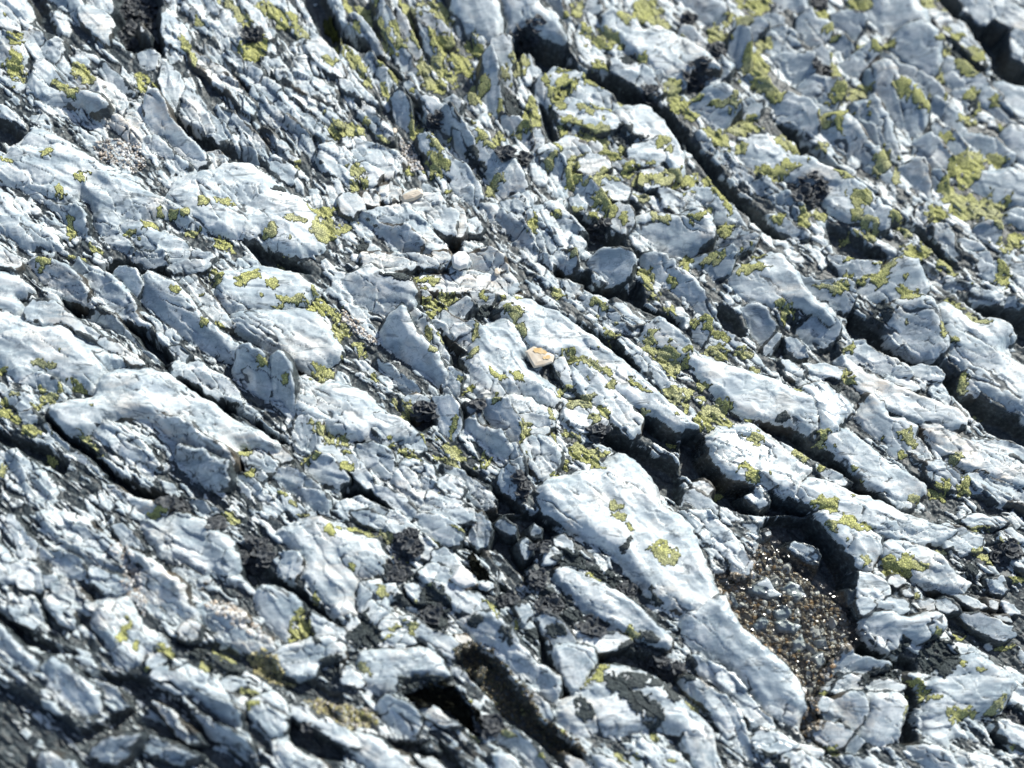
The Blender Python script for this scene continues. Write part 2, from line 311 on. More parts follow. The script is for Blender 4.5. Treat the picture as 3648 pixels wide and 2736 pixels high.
1.6 .1 .2 w: 0 62 8 60 14 64 22 68 32 71 44 76 56 78 66 84 76 88 84 92 88 104 86 114 78 112 72 108 62 106 48 104 36 102 28 94 18 84 10 74 4 68
1.5 -.25 .3 s: 78 86 86 82 94 82 104 88 110 94 112 100 104 104 100 112 92 114 88 104 84 92
1.5 .2 .2 w: 90 116 100 112 108 114 118 120 128 130 140 138 152 146 158 152 150 160 138 158 126 152 116 144 108 134 98 126
.4 .1 .4 b: 64 68 72 70 80 76 76 80 68 78
.5 .1 .2 w: 78 71 90 71 103 74 101 79 90 77 80 74
.8 .2 .22 b: 108 76 114 74 124 78 138 86 152 92 166 98 178 102 184 108 176 112 162 106 148 106 136 100 124 92 112 84
.2 .3 .4 g: 104 64 110 58 118 56 124 62 134 68 142 72 146 78 138 78 126 74 114 72 104 70
.3 .3 .3 g: 144 72 152 70 162 72 170 78 166 82 156 78 148 78
.2 .2 .3 w: 130 79 140 79 150 83 152 87 144 87 134 83
.9 .3 .25 g: 120 92 128 96 134 106 142 108 150 112 146 120 150 128 140 132 130 122 120 112 114 104
.9 .1 .3 b: 156 108 168 110 182 118 196 124 208 130 222 134 222 150 204 144 190 140 178 134 166 124 156 116
.9 .1 .3 w: 186 121 198 122 212 123 222 126 222 131 214 129 202 127
1.2 -.18 .4 s: 16 118 24 110 34 108 44 108 54 112 64 120 72 126 82 132 88 136 86 142 78 146 72 154 62 150 50 148 38 146 28 142 20 134 15 126
.5 .1 .5 w: 88 138 96 140 104 144 110 148 102 149 92 146
1.7 .05 .25 w: 75 150 84 144 94 147 106 152 120 156 134 162 148 168 160 176 150 180 136 180 128 178 118 176 110 172 100 168 90 162 80 158
.2 .1 .3 w: 6 150 12 143 18 146 22 152 18 156 10 154
0 .3 .2 g: 0 154 8 154 18 160 24 166 16 170 0 168
-.4 .3 .6 s: 38 156 48 150 56 156 58 162 50 166 42 162
.5 .2 .4 w: 146 118 152 122 158 128 160 134 152 132 146 126
.9 .1 .2 w: 126 154 134 152 142 157 150 162 146 164 136 160
.4 .1 .6 g: 180 146 190 142 204 148 222 155 222 162 214 160 196 156 184 152
.5 .2 .4 w: 188 0 196 0 202 4 208 12 204 16 196 12 190 6
.2 .2 .4 g: 206 0 216 6 222 12 222 18 212 12
-.8 .5 .3 g: 176 80 184 76 190 84 190 92 182 94 176 88
-.7 .3 .8 g: 150 6 164 12 180 20 196 26 210 32 220 38 208 38 192 32 172 24 156 16
.3 .2 .5 g: 156 134 166 134 176 142 178 150 168 150 158 142
@02
.6 .1 .8 w: 24 0 44 0 56 6 62 12 68 17 76 22 82 30 84 38 76 40 66 38 58 34 48 28 38 22 28 14
.6 .2 .3 w: 2 4 8 4 14 10 20 18 24 24 20 29 14 26 10 16
0 .4 .4 g: 22 24 30 26 40 30 52 34 56 42 48 42 38 36 28 34
.6 .1 .3 w: 8 34 16 32 24 36 28 42 36 44 32 48 22 50 14 50 10 42
.3 .1 .5 w: 0 20 6 26 8 34 10 44 4 48 0 46
.1 .1 .9 w: 28 46 40 44 52 50 58 58 64 62 58 66 48 62 50 72 42 76 34 66 28 56
.4 .1 .5 w: 6 62 14 56 24 60 28 68 22 74 12 72
.8 .1 .5 w: 62 58 72 54 82 56 84 62 90 68 98 74 106 82 112 88 104 90 94 92 90 98 82 102 74 98 70 88 64 80 58 70
.6 0 .2 w: 94 96 104 92 108 96 102 100 96 101
-.9 .6 .3 g: 0 72 8 80 18 90 24 100 22 112 14 110 4 100 0 100
.6 .4 .3 w: 24 100 34 96 44 100 52 108 60 114 66 118 64 128 56 134 46 136 36 126 28 114
-.3 .4 .4 g: 56 110 68 112 76 118 84 126 78 130 68 128 66 118
.7 .1 .2 w: 98 106 102 101 110 102 112 108 104 110
1 .15 .4 w: 112 104 122 100 132 104 140 110 144 118 150 120 158 122 158 128 150 128 142 124 134 120 126 116 116 112 110 108
.3 .1 .3 w: 142 110 150 107 158 110 160 114 150 117 143 115
1.4 .2 .3 w: 162 124 170 119 176 118 184 124 187 132 184 142 176 146 168 138 162 130
.9 .1 .2 w: 186 126 196 128 208 134 221 140 234 150 230 154 216 144 204 138 190 134
-1.2 .9 .3 g: 112 114 124 116 136 124 148 128 156 134 154 146 146 142 138 136 126 130 118 124
-1.2 .8 .3 g: 126 130 138 138 148 144 160 152 166 162 158 160 144 152 132 142
.6 .2 .4 w: 176 150 184 148 194 156 206 162 212 168 196 168 184 168 178 160
.1 .3 .4 w: 58 152 68 146 80 144 92 146 86 154 76 162 64 162 56 158
-.8 .3 .5 g: 20 158 34 156 48 162 44 168 22 168
1.3 .25 .4 w: 90 4 98 2 108 0 122 2 130 6 138 10 144 14 150 20 156 26 157 36 152 40 160 44 158 47 148 44 138 38 134 42 124 36 116 30 108 34 100 28 94 18 90 10
.4 .3 .4 g: 74 10 80 9 88 16 94 24 88 26 80 20 76 14
1 .4 .3 b: 84 26 92 30 102 38 112 44 120 50 122 58 128 66 128 72 118 72 116 78 108 74 100 66 92 58 86 48 88 40 96 38
1.2 .2 .1 b: 118 76 124 72 130 75 128 82 122 84 118 81
.5 .3 .5 b: 122 60 134 60 146 62 158 66 162 70 154 72 160 76 168 80 176 84 178 90 168 90 156 88 146 86 138 80 130 72 126 66
.2 .2 .4 b: 112 38 120 36 128 42 136 46 130 50 120 48
.7 .3 .15 w: 166 50 172 47 180 50 190 56 196 62 192 68 188 78 186 88 180 84 172 72 166 64 165 56
1.3 .2 .3 w: 176 94 186 88 200 84 214 82 222 86 222 94 206 98 204 106 192 108 184 104 180 98
.7 .2 .3 w: 202 66 210 70 218 76 226 80 224 86 214 84 206 80 202 72
1.5 .15 .25 w: 180 12 188 8 198 3 208 2 214 6 222 12 232 14 244 18 249 28 246 38 240 42 232 44 228 50 230 60 236 66 226 68 216 68 206 58 196 46 190 44 196 34 192 26 184 18
.9 .3 .3 w: 181 36 184 28 192 28 196 34 190 44 183 42
.8 .2 .5 w: 60 38 74 42 84 46 80 52 70 52 60 46
-.6 .3 .7 g: 84 150 98 146 114 150 130 158 118 162 100 158
-1 .3 .7 g: 100 124 112 130 124 140 134 150 122 150 110 140
@12
.6 .2 .4 w: 6 1 18 0 28 6 28 10 18 8 10 5
.8 .1 .4 w: 30 2 38 6 46 12 54 18 60 24 56 30 48 26 40 20 32 14 30 8
1.1 .3 .2 w: 46 6 54 3 66 6 74 12 78 18 72 22 62 18 52 12
.9 .2 .3 w: 48 0 60 -2 72 0 84 1 86 7 78 8 66 5 56 3
.7 .3 .6 w: 85 4 90 2 98 10 96 22 90 24 84 18 86 12
.1 .4 .4 g: 98 6 106 4 114 10 114 17 108 16 102 12
.1 .3 .4 w: 112 22 118 16 124 20 124 28 118 33 113 28
-.2 .3 .3 g: 120 10 126 7 131 12 130 18 124 18 120 14
1.1 .1 .2 w: 58 32 60 26 66 25 74 32 78 36 74 38 64 34
1.2 -.1 .15 b: 72 44 76 36 80 38 86 42 87 47 82 49
1 .15 .3 w: 50 38 58 34 70 38 72 46 84 52 92 58 98 66 90 68 80 64 70 58 60 48
.8 .5 .25 w: 76 70 86 67 98 68 108 76 116 88 124 98 132 102 140 108 142 118 136 124 124 116 112 106 102 96 92 90 84 82
.8 0 .1 w: 88 46 94 46 98 49 95 51 90 49
1 .2 .1 w: 113 62 120 61 124 66 120 72 115 68
.8 .2 .2 w: 131 26 138 24 142 28 138 32 132 34
.9 .1 .2 w: 138 18 144 15 148 20 152 26 146 24 140 22
1.7 .2 .2 w: 138 38 144 36 152 38 162 44 174 50 186 56 192 62 202 70 210 78 216 86 208 88 198 84 188 78 178 72 168 70 160 62 152 54 144 48
.8 .3 .2 w: 129 70 132 67 142 72 148 80 150 84 140 86 132 80
.7 .1 .2 w: 150 78 158 78 166 80 178 80 186 84 180 88 168 90 156 86
1.2 .25 .15 w: 138 88 144 85 154 87 166 90 164 98 158 110 152 118 146 112 140 104 137 96
1.6 .15 .2 w: 138 130 144 122 150 120 156 114 164 106 170 98 178 98 190 102 202 108 214 116 224 126 236 138 240 150 228 150 216 142 204 140 190 142 178 144 166 144 156 146 146 142 138 138
.6 .2 .6 w: 194 148 206 152 218 158 228 166 214 168 200 162 190 156
.8 .3 .2 w: 162 158 170 158 180 164 178 168 162 168
1 .2 .2 w: 142 158 150 157 158 166 146 168
.7 .2 .3 w: 118 114 124 118 132 126 136 134 132 138 126 128 118 120
1.3 .15 .3 w: 12 90 24 88 36 90 50 88 60 92 66 98 69 106 62 108 54 106 46 106 40 108 34 116 24 118 14 114 8 106
.5 .1 .2 w: 0 100 8 104 14 112 10 114 0 110
1 .5 .2 w: 24 122 30 120 38 124 46 130 50 136 46 146 38 144 30 138 26 130
1 .1 .4 w: 50 128 56 124 64 128 72 134 78 140 68 138 58 134 52 134
1.2 .25 .2 w: 0 142 10 144 22 146 34 154 46 160 56 167 40 168 24 166 10 156 0 152
.6 .1 .3 w: 48 158 58 160 70 164 70 168 56 168
.4 .1 .3 w: 52 152 58 150 64 156 58 156
.9 .3 .2 w: 88 166 96 158 104 156 112 162 120 166 118 168 92 168
.3 .5 .3 g: 102 144 110 142 120 150 128 158 126 164 118 162 108 154
.4 .1 .6 w: 26 72 36 66 44 70 50 78 46 84 38 88 30 86 26 80
.9 .2 .2 w: 50 72 56 76 66 80 74 86 76 92 72 94 64 90 56 84 48 78
.6 .2 .1 b: 74 80 80 80 85 86 80 88 74 84
-1.2 .1 .1 g: 86 104 90 99 93 103 91 109 87 110
.8 .2 .3 w: 2 80 6 68 12 72 14 78 8 88 3 88
.8 .1 .4 w: 12 46 24 46 34 48 38 54 30 56 30 66 22 72 14 66 12 56
.6 .1 .3 w: 40 48 46 46 52 50 54 58 48 56
-.9 .3 .6 g: 70 104 76 102 82 112 90 122 100 132 96 134 86 126 76 114
-.6 .2 .7 k: 60 138 72 140 84 150 92 160 86 166 74 158 64 148
-1.2 .2 .5 k: 90 24 100 26 108 34 118 42 122 52 114 56 104 48 94 38
@22
.2 .2 .5 s: 0 0 18 0 24 8 30 16 36 22 42 30 44 38 38 40 32 34 28 26 22 22 14 20 8 14
.1 .3 .3 b: 32 30 38 28 44 34 42 40 34 41
-1.2 .1 .1 p: 43 50 54 42 60 50 64 54 56 56 46 53
-1.3 .1 .1 p: 66 50 70 45 76 48 80 54 74 57 68 54
-1.3 .1 .1 p: 30 54 33 54 37 60 35 62 31 58
-1.4 .1 .1 p: 60 72 68 71 76 75 73 79 62 77
-1.5 .1 .1 p: 44 74 50 69 54 72 52 77 46 77
-1.4 .1 .1 p: 71 86 77 80 80 88 76 91 72 91
-1.3 .1 .1 p: 84 95 90 91 92 98 88 101
-1.5 .1 .1 p: 59 64 66 60 70 66 66 71 60 69
-1.4 .1 .1 p: 86 84 92 82 94 88 88 88
1.6 .1 .25 w: 88 0 96 0 108 4 118 12 128 18 128 26 122 36 114 34 108 26 102 20 96 14
1.4 .2 .3 w: 130 22 136 19 146 20 156 24 168 30 172 36 178 44 186 48 182 54 172 52 160 48 152 44 148 38 138 36 130 32
1.2 .1 .3 w: 104 0 130 0 150 4 166 10 176 14 168 18 156 20 140 18 128 14 116 8
.8 .1 .4 g: 160 12 170 10 184 14 192 18 192 24 182 26 172 20
1.5 .2 .2 w: 112 40 118 40 128 44 134 52 128 56 118 58 112 52
1.4 .2 .2 w: 112 58 120 56 124 60 120 66 114 66
1.3 .2 .2 w: 124 58 132 55 142 57 146 63 140 66 132 64 125 63
1.6 .4 .2 w: 115 70 120 66 132 65 142 68 150 70 158 66 166 72 168 76 160 80 154 84 148 80 142 80 142 88 134 91 126 88 120 80
.9 .2 .1 w: 149 58 154 57 162 58 162 62 154 63
1 .2 .1 w: 130 44 138 42 144 46 138 49
.8 .2 .1 w: 142 51 146 50 149 54 145 56
.8 .2 .2 w: 170 52 180 54 190 58 196 62 188 63 178 58
.9 .3 .1 w: 164 58 170 56 178 62 180 66 172 66 165 62
1 .4 .1 w: 182 66 190 66 200 70 210 76 212 81 206 83 196 78 186 72
.5 .2 .1 w: 196 56 204 58 202 63 197 61
.5 .2 .1 w: 206 58 214 60 218 66 210 66
.4 .2 .1 w: 200 66 210 68 212 72 204 70
1.6 .2 .25 w: 146 104 150 102 154 104 158 110 166 104 178 96 190 94 200 98 208 106 214 112 210 118 208 128 198 130 190 132 182 134 184 140 188 146 180 146 176 156 168 156 160 150 154 140 153 130 158 122 160 116 152 112
1.5 .3 .1 w: 118 122 120 118 128 118 136 118 143 124 143 134 140 146 130 154 122 150 114 146 116 138 118 130
1.2 .3 .15 b: 94 126 98 120 106 118 117 119 117 132 114 142 106 142 104 134 96 132
1 .3 .1 w: 86 142 92 138 102 140 109 144 104 152 96 152 88 146
.3 .2 .2 w: 84 122 90 120 96 124 92 130 87 128
-.2 .3 .1 g: 90 131 96 130 101 135 95 137 91 135
.2 .3 .2 g: 106 150 112 146 116 150 112 156 107 156
.7 .2 .2 w: 96 116 100 110 108 106 118 108 116 114 106 118
.9 .2 .2 w: 118 112 126 108 136 110 142 114 134 118 124 117
.4 .4 .3 g: 102 96 106 90 112 94 120 98 130 100 122 104 112 106 104 108 96 108 94 104
1 .3 .3 s: 0 108 10 110 18 116 28 122 36 130 40 142 46 158 42 160 36 152 30 142 22 132 14 124 4 118
.9 .3 .5 s: 8 94 20 100 32 106 40 116 48 126 56 134 58 142 50 142 44 136 38 126 30 118 20 110 10 104
1.9 .3 .1 s: 0 66 10 62 24 56 26 62 34 72 44 82 56 92 66 100 74 110 80 122 80 136 74 142 66 138 56 134 50 124 42 112 32 104 20 98 8 92 2 82
1.4 .2 .2 w: 0 130 8 130 16 140 20 150 22 160 14 164 0 156
1 .1 .4 s: 46 148 50 141 58 144 68 150 74 153 64 154 54 156 48 152
.9 .2 .3 w: 66 156 78 156 88 162 96 168 76 168 62 162
.6 .2 .2 w: 54 166 60 160 70 166 64 168
.6 .1 .3 w: 76 152 84 150 90 154 88 158 80 156
.4 .5 .2 g: 144 154 150 150 160 152 170 158 172 166 150 168 144 162
1.1 .1 .3 w: 170 160 180 156 192 156 204 160 210 168 190 168 176 168
.9 .2 .2 w: 204 134 212 136 222 142 222 156 216 150 206 142
1.2 .1 .3 w: 210 110 222 112 222 130 212 124
-.3 .5 .1 w: 104 50 108 48 110 52 109 62 106 62
.7 .1 .4 w: 206 14 212 12 222 12 222 24 214 20 206 18
.6 .1 .4 w: 180 6 190 3 204 4 210 8 200 10 188 10
.3 .2 .4 w: 196 44 204 42 210 50 206 54 198 50
.4 .1 .4 w: 212 26 222 28 222 36 216 34
.4 .2 .3 w: 106 158 120 160 130 166 110 168
.6 .1 .4 w: 174 86 186 88 198 94 194 97 180 92
-1 .4 .6 s: 64 22 72 18 84 22 90 30 88 38 80 36 70 30
-.4 .2 .4 s: 34 8 46 8 48 16 42 20 36 14
-.2 .2 .3 s: 52 10 58 12 58 16 54 16
.5 .2 .4 w: 14 124 20 126 28 134 33 144 30 146 22 138'''
